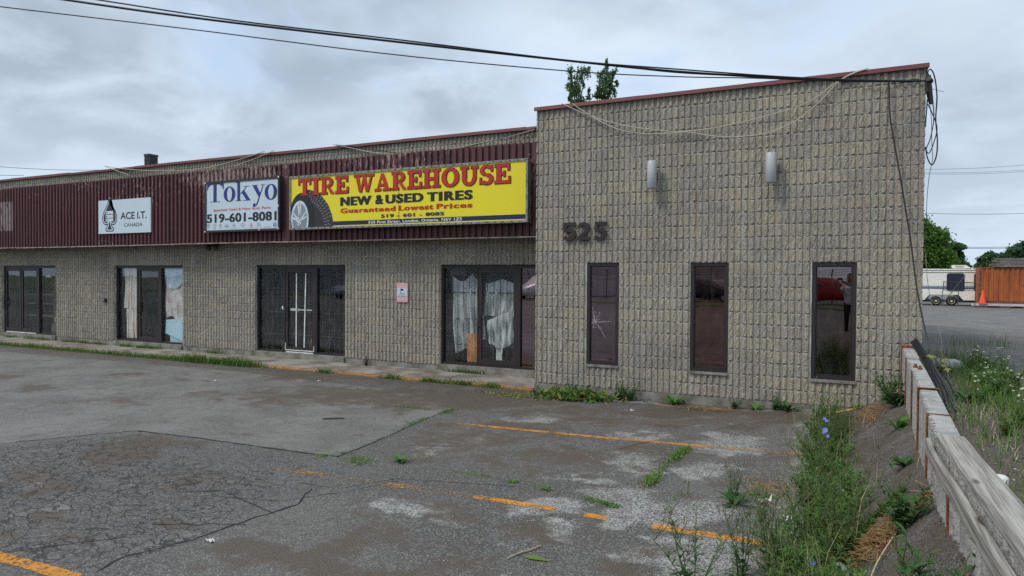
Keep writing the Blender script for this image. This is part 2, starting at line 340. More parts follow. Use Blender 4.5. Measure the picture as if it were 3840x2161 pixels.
# ---------------------------------------------------------------- lettering (made while the scene is still small)
def text_mesh(body, off=0.0, sp=1.0):
    cu = bpy.data.curves.new('text', 'FONT'); cu.body = body; cu.size = 1; cu.offset = off; cu.space_character = sp; cu.resolution_u = 4
    cu.dimensions = '2D'; cu.fill_mode = 'BOTH'
    o = bpy.data.objects.new('text', cu); col.objects.link(o); dg = bpy.context.evaluated_depsgraph_get(); dg.update()
    me = o.evaluated_get(dg).to_mesh(); vs = np.array([v.co[:2] for v in me.vertices]); fs = [tuple(p.vertices) for p in me.polygons]
    bpy.data.objects.remove(o); bpy.data.curves.remove(cu)
    vs = (vs-vs.min(0))/(vs.max(0)-vs.min(0)); return vs, fs
TXT = {}
for key, body, off, sp in [('new', 'NEW', .03, 1.12), ('amp', '&', .026, 1), ('used', 'USED', .03, 1.14), ('tires', 'TIRES', .03, 1.18), ('guar', 'Guaranteed', .024, 1.16), ('low', 'Lowest', .024, 1.16), ('pri', 'Prices', .024, 1.16),
                           ('ph', '519 - 601 - 8085', .026, 1.12), ('addr', '525 First Street. London, Ontario. N5V 1Z5', .012, 1.03), ('jap', 'Japanese Used & New Auto Parts', .022, 1.03), ('num', '519-601-8081', .026, 1.05),
                           ('ace', 'ACE I.T.', .022, 1.02), ('can', 'CANADA', .008, 1.08), ('5', '5', .014, 1), ('2', '2', .014, 1), ('no', 'NO', .02, 1), ('tres', 'TRESPASSING', .01, 1),
                           ('t1', 'THIS PROPERTY', .01, 1), ('t2', 'IS PROTECTED BY', .01, 1), ('t3', 'VIDEO SURVEILLANCE', .016, 1), ('t4', 'TRESPASSERS WILL', .004, 1), ('t5', 'BE PROSECUTED', .004, 1),
                           ('open', 'OPEN', .01, 1.1), ('7', '7', .01, 1), ('8', '8', .01, 1), ('honda', 'HONDA', .02, 1), ('inf', 'INFINITI', .0, 1.5), ('lex', 'LEXUS', .01, 1.1), ('sub', 'SUBARU', .03, 1), ('acu', 'ACURA', .01, 1), ('toy', 'TOYOTA', .01, 1)]:
    TXT[key] = text_mesh(body, off, sp)
def put_text(mb, key, x0, x1, z0, z1, y, m=0, ext=0., bold=0.):
    vs, fs = TXT[key]
    if bold:
        for k, d in enumerate((-1, 1)): put_text(mb, key, x0+d*bold, x1+d*bold, z0, z1, y-.0006*(k+1), m)
    v3 = [(x0+a*(x1-x0), y, z0+b*(z1-z0)) for a, b in vs]
    mb.add(v3, fs, m)
    if ext:
        n = len(v3); ed = {}
        for f in fs:
            for i in range(len(f)):
                a, b = f[i], f[(i+1) % len(f)]; k = (min(a, b), max(a, b)); ed.setdefault(k, []).append((a, b))
        mb.add(v3+[(x, y+ext, z) for x, _, z in v3], [(a, a+n, b+n, b) for e in ed.values() if len(e) == 1 for a, b in e], m)
# serif letters drawn from strokes: each stroke is a function of the outline width e
def _re(x0, y0, x1, y1): return lambda e: [(x0-e, y0-e), (x1+e, y0-e), (x1+e, y1+e), (x0-e, y1+e)]
def _po(*p):
    def f(e):
        cx = sum(q[0] for q in p)/len(p); cy = sum(q[1] for q in p)/len(p); out = []
        n = len(p)
        for i in range(n):
            a, b, c2 = p[i-1], p[i], p[(i+1) % n]
            d1 = Vector((b[0]-a[0], b[1]-a[1])).normalized(); d2 = Vector((c2[0]-b[0], c2[1]-b[1])).normalized()
            nn = Vector((d1.y, -d1.x))+Vector((d2.y, -d2.x)); nn = nn/max(nn.length_squared/2, .3)
            out.append((b[0]+nn.x*e, b[1]+nn.y*e))
        return out
    return f
def _arc(cx, cy, rx, ry, tx, ty, a0, a1, n=14):    # ring pieces; tx, ty stroke widths at the sides and at top and bottom
    L = []
    for i in range(n):
        t0, t1 = [math.radians(a0+(a1-a0)*k/n) for k in (i, i+1)]
        def f(e, t0=t0, t1=t1):
            q = lambda t, g: (cx+(rx+(e if g else -tx-e))*math.cos(t), cy+(ry+(e if g else -ty-e))*math.sin(t))
            return [q(t0, 1), q(t1, 1), q(t1, 0), q(t0, 0)]
        L.append(f)
    return L
SF = {'T': (.86, [_re(.31, .09, .55, .85), _re(0, .85, .86, 1), _re(0, .66, .09, .85), _re(.77, .66, .86, .85), _re(.19, 0, .67, .09)]),
      'I': (.52, [_re(.14, .1, .38, .9), _re(0, .9, .52, 1), _re(0, 0, .52, .1)]),
      'R': (.92, [_re(.1, .1, .33, .9), _re(0, .9, .45, 1), _re(0, 0, .43, .1), _re(.33, .42, .45, .53), *_arc(.45, .71, .37, .29, .22, .11, 90, -90, 10), _po((.44, .42), (.62, .42), (.86, .1), (.92, .1), (.92, 0), (.68, 0))]),
      'E': (.84, [_re(.1, .1, .33, .9), _re(0, .87, .80, 1), _re(0, 0, .84, .13), _re(.33, .44, .56, .56), _re(.70, .68, .80, .87), _re(.74, .13, .84, .34), _re(.48, .36, .56, .44), _re(.48, .56, .56, .64)]),
      'W': (1.28, [_re(-.02, .9, .42, 1), _re(.52, .9, .80, 1), _re(.9, .9, 1.3, 1), _po((.08, .9), (.31, .9), (.47, .1), (.36, 0), (.30, 0)), _po((.40, 0), (.48, 0), (.74, .9), (.60, .9)), _po((.54, .9), (.77, .9), (.93, .1), (.82, 0), (.76, 0)), _po((.86, 0), (.94, 0), (1.18, .9), (1.06, .9))]),
      'A': (1.0, [_po((.40, 1), (.58, 1), (.90, .1), (.64, .1)), _po((.40, 1), (.48, .85), (.24, .1), (.12, .1)), _re(.25, .27, .72, .38), _re(0, 0, .38, .1), _re(.54, 0, 1.0, .1)]),
      'H': (1.04, [_re(.12, .1, .35, .9), _re(.69, .1, .92, .9), _re(.35, .44, .69, .56), _re(0, .9, .46, 1), _re(.58, .9, 1.04, 1), _re(0, 0, .46, .1), _re(.58, 0, 1.04, .1)]),
      'O': (1.0, _arc(.5, .5, .5, .515, .25, .12, 0, 360, 28)),
      'U': (1.0, [_re(.1, .4, .33, .9), _re(.72, .4, .88, .9), _re(0, .9, .45, 1), _re(.60, .9, 1.0, 1), *_arc(.49, .40, .39, .42, .2, .15, 180, 360, 14)]),
      'S': (.74, [*_arc(.36, .745, .34, .27, .19, .12, 25, 262, 16), *_arc(.37, .275, .37, .29, .21, .13, -155, 88, 16), _re(.62, .68, .71, .98), _re(0, .02, .09, .34), _po((.26, .52), (.40, .58), (.52, .46), (.38, .40))])}
def put_serif(mb, word, x0, x1, z0, z1, y, e=0., m=0, gap=.09):
    tot = sum(SF[ch][0] for ch in word)+gap*(len(word)-1); sx = (x1-x0)/tot; sz = z1-z0; x = 0.; k = 0
    for ch in word:
        wd, st = SF[ch]
        for f in st:
            k += 1; mb.add([(x0+(x+a)*sx, y-.00012*(k % 40), z0+b*sz) for a, b in f(e)], [tuple(range(len(f(e))))], m)
        x += wd+gap
# ================================================================ block walls
BW, BH, JT = .40712, .20, .015
def block_profile(a, b):
    pts = []
    for k in range(4):
        x0 = BW*(k+.26)/4; x1 = BW*(k+.74)/4
        pts += [(x0-.007, .0, 0), (x0+.003, -.022, 1), ((x0+x1)/2, -.026, 1), (x1-.003, -.022, 1), (x1+.007, .0, 0)]
    q = [(a, None, 0)]+[p for p in pts if a+.002 < p[0] < b-.002]+[(b, None, 0)]
    out = []
    for x, y, r_ in q:
        if y is None:
            y, r_ = 0., 0
            for k in range(4):
                if BW*(k+.24)/4 < x < BW*(k+.76)/4: y, r_ = -.022, 1
        out.append((x, y, r_))
    return out
BLOCKS = {}
def block_mesh(a, b, var, h=BH):
    key = (round(a, 3), round(b, 3), var, round(h, 3))
    if key in BLOCKS: return BLOCKS[key]
    rg = random.Random(hash(key) & 0xffff); pr = block_profile(a, b); rows = 5; hh = h-JT; vs = []; fs = []
    n = len(pr); jx = [rg.gauss(0, .0012) for _ in pr]
    for j in range(rows):
        for i, (x, y, rb) in enumerate(pr):
            z = JT/2+hh*(0, .09, .5, .91, 1)[j]
            if rb: y = y+rg.uniform(-.007, .008)+(.006 if j in (0, rows-1) else 0); x = x+rg.gauss(0, .0022)
            vs.append((x+jx[i]*(0 if i in (0, n-1) else 1), y, z))
    for j in range(rows-1):
        for i in range(n-1): fs.append((j*n+i, j*n+i+1, (j+1)*n+i+1, (j+1)*n+i))
    o = len(vs); vs += [(a, .09, JT/2), (b, .09, JT/2), (a, .09, JT/2+hh), (b, .09, JT/2+hh)]
    fs += [tuple([o+1]+list(range(n-1, -1, -1))+[o]), tuple([o+2]+list(range((rows-1)*n, rows*n))+[o+3])]
    fs += [tuple([o]+[j*n for j in range(rows)]+[o+2]), tuple([o+3]+[j*n+n-1 for j in range(rows-1, -1, -1)]+[o+1])]
    BLOCKS[key] = (vs, fs); return BLOCKS[key]
BMESH = {}
def shared_block(a, b, var):
    key = (round(a, 3), round(b, 3), var)
    if key not in BMESH:
        vs, fs = block_mesh(a, b, var); me = bpy.data.meshes.new('block'); me.from_pydata(vs, [], fs); me.materials.append(M['block']); BMESH[key] = me
    return BMESH[key]
def cells(xa, xb, off, z_rows, openings):
    out = []; k = math.floor((xa-off)/BW)-1
    while off+k*BW < xb:
        c0 = off+k*BW; a, b = max(c0, xa), min(c0+BW, xb); k += 1
        if b-a < .03: continue
        for r_ in z_rows:
            seg = [(a, b)]
            for ox0, ox1, oz0, oz1 in openings:
                if r_*BH+.1 > oz0 and r_*BH+.1 < oz1:
                    ns = []
                    for s, e in seg:
                        if ox1 <= s or ox0 >= e: ns.append((s, e))
                        else:
                            if ox0-s > .03: ns.append((s, ox0))
                            if e-ox1 > .03: ns.append((ox1, e))
                    seg = ns
            out += [(c0, s-c0+.003, e-c0-.003, r_) for s, e in seg if e-s > .03]
    return out
def lay(wall, cl, Y, limit=300):
    cl = sorted(cl, key=lambda q: (q[0]-CAMP[0])**2+(Y-CAMP[1])**2+.2*(q[3]*BH-1.9)**2)
    org = worg(wall)
    for c0, a, b, r_ in cl[:limit]:
        full = b-a > BW-.02
        me = shared_block(a if not full else .003, b if not full else BW-.003, random.randrange(10 if full else 3))
        o = bpy.data.objects.new('block', me); col.objects.link(o); o.parent = wall
        o.location = (c0-org.x, Y+random.uniform(-.002, .001)-org.y, r_*BH-org.z)
    if len(cl) > limit:
        mb = MB()
        for c0, a, b, r_ in cl[limit:]:
            full = b-a > BW-.02; vs, fs = block_mesh(a if not full else .003, b if not full else BW-.003, random.randrange(10 if full else 3))
            dy = Y+random.uniform(-.002, .001); mb.add([(x+c0, y+dy, z+r_*BH) for x, y, z in vs], fs)
        tag(obj('block', mb, M['block'], wall), kind='stuff')

TX1 = 6.1108
GZ = -.15
# ---------------------------------------------------------------- tower: the tall ribbed block end of the building
tower = thing('block_building', 'tall ribbed tan block end of the building with three narrow windows', 'building', (3.05, 5., GZ))
WIN = [(.988, 1.5814), (2.805, 3.414), (4.6474, 5.2634)]
ops = [(a, b, .4, 2.2) for a, b in WIN]
mb = MB(); YB = .0256
xs = [0.01]+[q for w_ in WIN for q in w_]+[TX1-.01]
for i in range(0, len(xs)-1, 2): mb.box(xs[i], xs[i+1], YB, .20, .0, 5.0)
for a, b in WIN: mb.box(a, b, YB, .20, .0, .4); mb.box(a, b, YB, .20, 2.2, 5.0)
fw_ = obj('front_wall', mb, M['mortar'], tower)
lay(fw_, cells(0.0, TX1, .155, range(25), ops), .022)
# side walls, their blocks too oblique to tell apart
def side_wall(name, x, sgn, y0, y1, parent):
    mb = MB()
    mb.box(min(x, x-sgn*.16)+(-.034*sgn if sgn > 0 else .034), max(x, x-sgn*.16)-(.034 if sgn > 0 else -.034), y0+.21, y1, 0, 5.0)
    o = obj(name, mb, M['mortar'], parent); bl = MB()
    for c0, a, b, r_ in cells(0.0, y1-y0, .155, range(25), []):
        full = b-a > BW-.02; vs, fs = block_mesh(a if not full else .003, b if not full else BW-.003, random.randrange(10 if full else 3))
        if sgn > 0: bl.add([(x-.022-y, y0+c0+xx, z+r_*BH) for xx, y, z in vs], fs)
        else: bl.add([(x+.022+y, y1-c0-xx, z+r_*BH) for xx, y, z in vs], fs)
    tag(obj('block', bl, M['block'], o), kind='stuff'); return o
side_wall('side_wall', TX1, 1, .03, 12., tower); side_wall('side_wall', 0.0, -1, .03, 1.25, tower)
fo = MB(); fo.box(-.012, TX1-.02, .004, .3, -.45, -.004); fo.box(-.012, .25, .3, 1.26, -.45, -.004); fo.box(TX1-.3, TX1-.02, .3, 12, -.45, -.004)
obj('foundation', fo, M['found'], tower)
rf = MB(); rf.box(.2, TX1-.2, .25, 12., 4.80, 4.86); roof = obj('roof', rf, M['dark'], tower)
# coping: lapped lengths of folded flashing
cx = [-.03, 1.95, 3.06, 4.32, 5.37, TX1+.035]
for i in range(5):
    dz = random.uniform(-.004, .006); mb = MB(); j = .004*(i % 2)
    pr = [(-.052-j, 4.975), (-.046-j, 5.036+dz), (.29, 5.052+dz), (.29, 5.0), (-.036, 5.0), (-.040, 4.97)]
    mb.add([(cx[i]-.012*(i > 0), y, z) for y, z in pr]+[(cx[i+1], y, z+random.uniform(-.003, .003)) for y, z in pr], [tuple(range(6)), tuple(range(11, 5, -1))]+[(k, (k+1) % 6, (k+1) % 6+6, k+6) for k in range(6)])
    obj('coping', mb, M['coping'], roof)
mb = MB(); mb.box(TX1-.02, TX1+.04, .292, 12, 4.975, 5.045); obj('coping', mb, M['coping'], roof)
mb = MB(); mb.box(-.04, .02, .292, 1.2, 4.975, 5.045); obj('coping', mb, M['coping'], roof)
# windows
def frame_ring(mb, x0, x1, z0, z1, y0, y1, t, tb=None):
    tb = tb or t
    mb.box(x0, x0+t, y0, y1, z0, z1); mb.box(x1-t, x1, y0, y1, z0, z1); mb.box(x0+t, x1-t, y0, y1, z1-t, z1); mb.box(x0+t, x1-t, y0, y1, z0, z0+tb)
for i, (a, b) in enumerate(WIN):
    mb = MB(); frame_ring(mb, a+.004, b-.004, .405, 2.196, .035, .12, .052)
    frame_ring(mb, a+.058, b-.058, .459, 2.142, .062, .10, .016)
    wd = obj('window', mb, M['frame'], tower)
    if i == 0: wd['label'] = 'narrow window with a cracked tinted pane'
    mb = MB(); mb.box(a+.066, b-.066, .078, .084, .467, 2.134); obj('pane', mb, M[('bronze', 'bronze2', 'bronze3')[i]], wd)
    mb = MB(); mb.box(a-.005, b+.005, -.022, .034, .365, .402); obj('sill', mb, M['found'], wd)
    mb = MB(); mb.box(a+.02, b-.02, .13, 2.2, .2, 2.3); mb.f = [f for k, f in enumerate(mb.f) if k != 2]; mb.m = mb.m[:5]; obj('room_behind', mb, M['dark'], wd)
    if i == 0:      # bullet-like star crack in the first pane
        mb = MB(); c0 = P_Y(1496, 809, .076); rg = random.Random(3)
        for ang, ln in [(8, .30), (-35, .34), (-62, .18), (60, .20), (100, .26), (150, .10), (200, .10), (-110, .12), (-150, .11), (35, .12), (-15, .2), (80, .14)]:
            p = Vector(c0); d = math.radians(ang); pts = [p.copy()]
            for s in range(5):
                d += rg.uniform(-.22, .22); p = p+Vector((math.cos(d), 0, math.sin(d)))*ln/5
                if not (a+.07 < p.x < b-.07): break
                pts.append(p.copy())
            if len(pts) > 1: mb.tube(pts, .0022, 4)
        for rr, s0, s1 in [(.05, 20, 250), (.10, 60, 120), (.11, 190, 300), (.17, 70, 110)]:
            mb.tube([(c0[0]+rr*math.cos(math.radians(q))*.8, c0[1], c0[2]+rr*math.sin(math.radians(q))) for q in np.linspace(s0, s1, 9) if a+.07 < c0[0]+rr*math.cos(math.radians(q))*.8], .0016, 4)
        obj('crack', mb, M['crack'], wd)
    if i == 2:      # faded disc with a bar on the inside of the pane
        mb = MB(); pc = P_Y(2090, 818, .083)
        mb.lathe([(.235, 0), (.235, .001)], (pc[0], .0905, pc[2]), 40, 'y'); tm = pm('faded round sticker', (.05, .047, .045), .6)
        obj('sticker', mb, tm, wd)
        mb = MB(); mb.box(pc[0]-.04, pc[0]+.035, .0865, .088, pc[2]-.17, pc[2]+.16); obj('sticker', mb, M['dark'], wd)

# ---------------------------------------------------------------- wing: the long low-canopied row of shopfronts
WY = 1.3; WX0 = -25.2
wing = thing('shop_building', 'long low tan block shop row with red metal fascia and four glazed shopfronts', 'building', (-10., 6., GZ))
UN = [(-19.79, -16.84), (-14.015, -11.123), (-8.40, -5.507), (-2.86, -.002)]
wops = [(a, b, .0, 2.2) for a, b in UN]+[(-25.2, -22.4, 0, 2.2)]
mb = MB(); xs = [WX0+.01, -25.19]
prev = -22.4
YBW = WY+.0036
for a, b in UN: mb.box(prev, a, YBW, YBW+.18, 0, 2.2); prev = b
mb.box(WX0, -.002, YBW, YBW+.18, 2.2, 4.99)
ww = obj('front_wall', mb, M['mortar'], wing)
cl = cells(WX0, -.004, -.004-BW*3.0-.155*0, list(range(14))+[23, 24], wops)
lay(ww, cl, WY, 300)
mb = MB(); mb.box(WX0, -.30, WY-.004, WY+.25, -.45, -.004); mb.box(-.30, -.014, WY-.004, WY+.25, -.45, -.004); obj('foundation', mb, M['found'], wing)
mb = MB(); mb.box(WX0, -.01, WY+.26, 13., 4.78, 4.86); wroof = obj('roof', mb, M['dark'], wing)
mb = MB(); mb.box(WX0, WX0+.18, WY+.2, 13., -.45, 4.95); mb.box(WX0+.18, TX1-.3, 12.6, 13., -.45, 4.78); obj('rear_wall', mb, M['found'], wing)
X = WX0
i = 0
while X < -.05:
    L = min(3.05, -.045-X); mb = MB(); dz = random.uniform(-.006, .006)
    pr = [(WY-.075, 4.955), (WY-.068, 5.016+dz), (WY+.25, 5.03+dz), (WY+.25, 4.99), (WY-.058, 4.99), (WY-.062, 4.95)]; e1, e2 = random.uniform(-.006, .006), random.uniform(-.006, .006)
    mb.add([(X+.002, y-.004*(i % 2), z+e1) for y, z in pr]+[(X+L+.012, y-.004*(i % 2), z+e2) for y, z in pr], [tuple(range(6)), tuple(range(11, 5, -1))]+[(k, (k+1) % 6, (k+1) % 6+6, k+6) for k in range(6)])
    obj('coping', mb, M['coping'], wroof); X += L; i += 1
# fascia: ribbed red sheets on a canopy frame
FZ0, FZ1, FY = 2.745, 4.61, .80
fr = MB(); fr.box(WX0, -.03, FY+.06, WY-.04, FZ0+.03, FZ0+.055); fr.box(WX0, -.03, FY+.045, FY+.06, FZ0+.03, FZ1-.02); fr.box(WX0, -.03, FY+.06, WY-.04, FZ1-.06, FZ1-.03)
fas = obj('fascia', fr, M['dark'], wing)
PIT_ = .1524; SH = 6
def sheet_mesh(n, h0, h1):
    mb = MB(); pr = []
    for k in range(n):
        x = k*PIT_; pr += [(x, .04), (x+.066, .04), (x+.076, 0), (x+.142, 0), (x+PIT_, .04)]
    pr = [q for i, q in enumerate(pr) if i == 0 or q[0]-pr[i-1][0] > 1e-5]; m_ = len(pr); rows = 5
    vs = []
    for j in range(rows):
        z = h0+(h1-h0)*j/(rows-1)
        for x, y in pr: vs.append((x, y+random.uniform(-.0015, .0015), z+(random.uniform(-.008, .010) if j in (0, rows-1) else 0)))
    fs = [(j*m_+i, j*m_+i+1, (j+1)*m_+i+1, (j+1)*m_+i) for j in range(rows-1) for i in range(m_-1)]
    mb.add(vs, fs); me = mesh_of(mb, 'siding_sheet'); me.materials.append(M['fascia']); return me
SHM = [sheet_mesh(SH, 0, FZ1-FZ0) for _ in range(5)]
og = worg(fas); X = -.04-SH*PIT_; i = 0
while X > WX0-.5:
    o = bpy.data.objects.new('siding_sheet', SHM[i % 5]); col.objects.link(o); o.parent = fas
    o.location = (X-og.x, FY+.002*(i % 2)-og.y, FZ0-og.z+random.uniform(-.006, .008)); o.rotation_euler.y = random.uniform(-.0015, .0015); X -= SH*PIT_; i += 1
X = WX0
while X < -.1:
    L = min(3.6, -.04-X); mb = MB(); a_, b_ = random.uniform(-.012, .006), random.uniform(-.012, .006)
    mb.add([(X, FY-.012, FZ0-.012+a_), (X+L, FY-.012, FZ0-.012+b_), (X+L, FY-.006, FZ0+.014+b_), (X, FY-.006, FZ0+.014+a_), (X, FY+.12, FZ0-.004), (X+L, FY+.12, FZ0-.004)], [(0, 1, 2, 3), (0, 4, 5, 1)]); obj('drip_edge', mb, M['lip'], fas); X += L
mb = MB(); mb.box(-6.98, -6.78, FY-.008, FY-.003, FZ0+.01, FZ1-.02); obj('cover_strip', mb, M['fascia'], fas)
# shopfronts
def shopfront(x0, x1, leafs, panes, z0=.02, zt=2.185, y=1.355, label=None, white_kick=False):
    f = MB(); t = .05
    f.box(x0+.004, x0+t, y, y+.10, z0, zt); f.box(x1-t, x1-.004, y, y+.10, z0, zt); f.box(x0+t, x1-t, y, y+.10, zt-.06, zt); f.box(x0+t, x1-t, y, y+.10, z0, z0+.045)
    edges = sorted(set([e for p in panes+leafs for e in p]))
    for k in range(len(edges)-1):
        a, b = edges[k], edges[k+1]
        if not any(abs(p[0]-a) < 1e-6 and abs(p[1]-b) < 1e-6 for p in panes+leafs): f.box(a, b, y+.001, y+.099, z0+.046, zt-.061)
    so_ = obj('shopfront', f, M['frame'], wing)
    if label: so_['label'] = label
    for a, b in panes:
        mb = MB(); mb.box(a+.002, b-.002, y+.05, y+.056, z0+.047, zt-.062); obj('pane', mb, M['bronze'] if a > -.95 else M['glass'], so_)
    hd = MB()
    for k, (a, b) in enumerate(leafs):
        d = MB(); s = .085; frame_ring(d, a+.004, b-.004, z0+.05, zt-.066, y+.012, y+.058, s, .10)
        obj('door', d, M['frame2'], so_)
        mb = MB(); mb.box(a+s, b-s, y+.032, y+.038, z0+.15, zt-.066-s); obj('door_pane', mb, M['glass'], so_)
        hx = a+s*.5 if k == 0 or len(leafs) == 1 else b-s*.5
        h = MB(); h.tube(smooth_path([(hx, y+.01, .86), (hx, y-.045, .88), (hx, y-.045, 1.10), (hx, y+.01, 1.12)], 4), .011, 6); obj('door_handle', h, M['bar'], so_)
    st = MB(); st.box(x0-.01, x1+.0, WY-.05, WY-.006, -.14, .015); st.box(x0-.01, x1, WY-.006, WY+.25, -.002, .018); obj('threshold', st, M['found'], so_)
    rm = MB(); rm.box(x0, x1, y+.12, y+3.2, .019, 2.75); rm.f = [q for k, q in enumerate(rm.f) if k != 2]; rm.m = rm.m[:5]; obj('shop_interior', rm, M['dark'], so_)
    gr = MB()
    for a, b in panes+leafs:
        n = max(3, int((b-a)/.14))
        for k in range(1, n): gr.box(a+(b-a)*k/n-.005, a+(b-a)*k/n+.005, y+.135, y+.145, .06, 2.15)
        for zz_ in (.45, 1.02, 1.6): gr.box(a, b, y+.146, y+.156, zz_-.009, zz_+.009)
    return so_, gr
u1, g1 = shopfront(-19.79, -16.84, [(-19.74, -18.845), (-18.84, -17.92)], [(-17.84, -16.89)], label='double glass doors with side pane')
u2, g2 = shopfront(-14.015, -11.123, [(-13.06, -12.115)], [(-13.96, -13.115), (-12.06, -11.18)], label='shopfront hung with curtains and cloth')
u3, g3 = shopfront(-8.40, -5.507, [(-7.455, -6.495)], [(-8.345, -7.515), (-6.415, -5.565)], label='dark shopfront with a white cross on its door')
u4, g4 = shopfront(-2.86, -.002, [(-1.95, -1.01)], [(-2.81, -1.965), (-.94, -.06)], label='shopfront with grey sheets behind barred glass')
obj('security_grille', g3, M['bar'], u3); obj('security_grille', g4, M['bar'], u4)
shopfront(-25.2, -22.4, [(-24.2, -23.2)], [(-25.1, -24.3), (-23.1, -22.5)])
# ================================================================ things at the shopfronts
def drape(name, label, mats, x0, x1, z0, z1, y, folds, amp, cat='curtain', seed=1, bottom=None, top=None, lean=0., nx=40, nz=26):
    rg = random.Random(seed); ph = [rg.uniform(0, 6.28) for _ in range(6)]; vs = []; fs = []
    for j in range(nz+1):
        t = j/nz
        for i in range(nx+1):
            s = i/nx
            zt = z1-(top(s) if top else 0); zb = z0+(bottom(s) if bottom else 0)
            z = zt+(zb-zt)*t
            x = x0+(x1-x0)*s+lean*t*(1 if not callable(lean) else 1)+.02*math.sin(5*t+ph[0])*t
            yy = y+amp*(.3+.7*t)*(math.sin(folds*6.28*s+ph[1]+1.2*math.sin(2.5*t+ph[2]))+.4*math.sin(folds*2.3*6.28*s+ph[3]+2*t))+.4*amp*math.sin(7*t+3*s+ph[4])
            vs.append((x, yy, z))
    for j in range(nz):
        for i in range(nx): a = j*(nx+1)+i; fs.append((a, a+1, a+nx+2, a+nx+1))
    mb = MB(); mb.add(vs, fs); me_o = single(name, mb, mats, label, cat, smooth=True)
    me = me_o.data; uv = me.uv_layers.new(name='UVMap'); co = [0.0]*len(me.loops)*2
    for l in me.loops: co[2*l.index] = (l.vertex_index % (nx+1))/nx; co[2*l.index+1] = l.vertex_index//(nx+1)/nz
    uv.data.foreach_set('uv', co)
    return me_o
drape('curtain', 'cream striped curtain behind the left pane of the second shopfront', M['curtain'], -13.78, -13.10, .96, 2.13, 1.445, 3.4, .02, seed=2)
drape('curtain', 'lower cream striped curtain hanging under the knotted striped curtain', M['curtain'], -13.70, -13.08, .09, 1.02, 1.46, 2.4, .02, seed=5, lean=.0)
drape('cloth', 'pale blue cloth tucked across the top of the right-hand pane', M['clothb'], -12.0, -11.19, 1.55, 2.13, 1.435, 2.2, .016, 'cloth', 7, bottom=lambda s: .30*(abs(s-.42)*1.7)**2)
drape('cloth', 'rumpled pale patterned cloth hanging below the blue cloth', M['clothp'], -11.98, -11.19, .68, 1.75, 1.46, 2.6, .018, 'cloth', 9, bottom=lambda s: .10*math.sin(6*s), lean=-.06)
mb = MB(); mb.prism([(-12.03, .30), (-11.19, .06), (-11.19, .74), (-11.99, .68)], 1.45, 1.465)
single('panel_board', mb, M['boardb'], 'pale blue board leaning inside below the patterned cloth', 'board')
mb = MB(); mb.prism([(-11.86, .06), (-11.19, .055), (-11.19, .30), (-11.86, .38)], 1.48, 1.49)
single('panel_board', mb, M['boardb'], 'second pale blue board tucked behind the leaning blue board', 'board')
drape('sheet', 'long grey sheet hanging behind the left pane beside the tower', M['clothg'], -2.72, -2.00, .25, 2.0, 1.53, 3.6, .06, 'sheet', 12, bottom=lambda s: .35*s, top=lambda s: .16*abs(math.sin(4.4*s)), lean=.12)
drape('sheet', 'grey sheet stretched behind the glass door beside the tower', M['clothg'], -1.86, -1.08, 1.10, 1.90, 1.53, 3.4, .05, 'sheet', 14, top=lambda s: .10*abs(math.cos(3*s)))
drape('sheet', 'bunched grey sheet sagging low behind the glass door beside the tower', M['clothg'], -1.78, -1.08, .42, 1.28, 1.47, 4.2, .05, 'sheet', 16, bottom=lambda s: .30*(1.3*abs(s-.45))**1.5, top=lambda s: .28*(1-s), lean=.0)
drape('sheet', 'narrow tail of grey sheet dangling under the bunched sheet', M['clothg'], -1.55, -1.40, .14, .56, 1.47, 1.2, .012, 'sheet', 18, nx=10)
mb = MB(); mb.box(-2.26, -1.975, 1.45, 1.462, .09, .70); single('plywood_sheet', mb, M['ply'], 'stained orange plywood sheet standing inside by the glass door', 'board')
mb = MB(); mb.box(-2.70, -2.30, 1.455, 1.465, 1.97, 2.11); tm = pm('black notice', (.02, .02, .022), .5)
single('notice_board', mb, tm, 'small black notice at the top of the pane beside the tower', 'notice')
# white taped cross on the door of the dark shop
s3 = thing('door_brace', 'white taped bars and push bar crossing the dark shop door', 'door brace', (-6.97, 1.40, .12))
for xa, xb in ((-7.10, -7.11), (-6.80, -6.85)):
    mb2 = MB(); mb2.bar((xa, 1.3815, 2.0), (xb, 1.3815, .15), .033, .004, up=(0, 1, 0)); obj('tape_strip', mb2, M['whitep'], s3)
mb = MB(); mb.box(-7.34, -6.59, 1.408, 1.425, 1.075, 1.105); mb.box(-7.31, -7.05, 1.405, 1.43, 1.06, 1.125); obj('push_bar', mb, M['whitep'], s3)
mb = MB(); mb.box(-7.44, -6.51, 1.35, 1.362, .075, .095); mb.box(-7.445, -7.43, 1.35, 1.362, .095, .26); mb.box(-6.52, -6.505, 1.35, 1.362, .095, .22); obj('paint_edge', mb, M['whitep'], s3)
mb = MB(); mb.box(-7.42, -6.53, 1.349, 1.361, .022, .05); obj('kick_strip', mb, M['whitep'], s3)
mb = MB(); mb.box(-7.60, -7.50, 1.398, 1.402, 1.09, 1.17); single('sticker', mb, M['boardb'], 'small pale blue sticker on glass by the dark shop door', 'sticker')
for nm, x, lab in (('shovel', -7.86, 'long-handled shovel propped inside the dark shop window'), ('shovel', -7.78, 'second shovel standing against the long-handled shovel')):
    t_ = thing(nm, lab, 'shovel', (x, 1.75, .02)); mb = MB(); mb.tube([(x, 1.75, .25), (x+.02, 1.80, 1.0)], .017, 6); obj('handle', mb, M['drypale'], t_)
    mb = MB(); mb.prism([(x-.09, .22), (x-.07, .04), (x, .0), (x+.07, .04), (x+.09, .22), (x+.03, .27), (x-.03, .27)], 1.73, 1.742); obj('blade', mb, M['khaki'], t_)
mb = MB(); mb.lathe([(.0, .0), (.12, .0), (.17, .12), (.14, .30), (.05, .38)], (-6.9, 1.85, .02), 14); single('sack', mb, M['khaki'], 'pale sack slumped inside the dark shop door', 'sack', smooth=True)
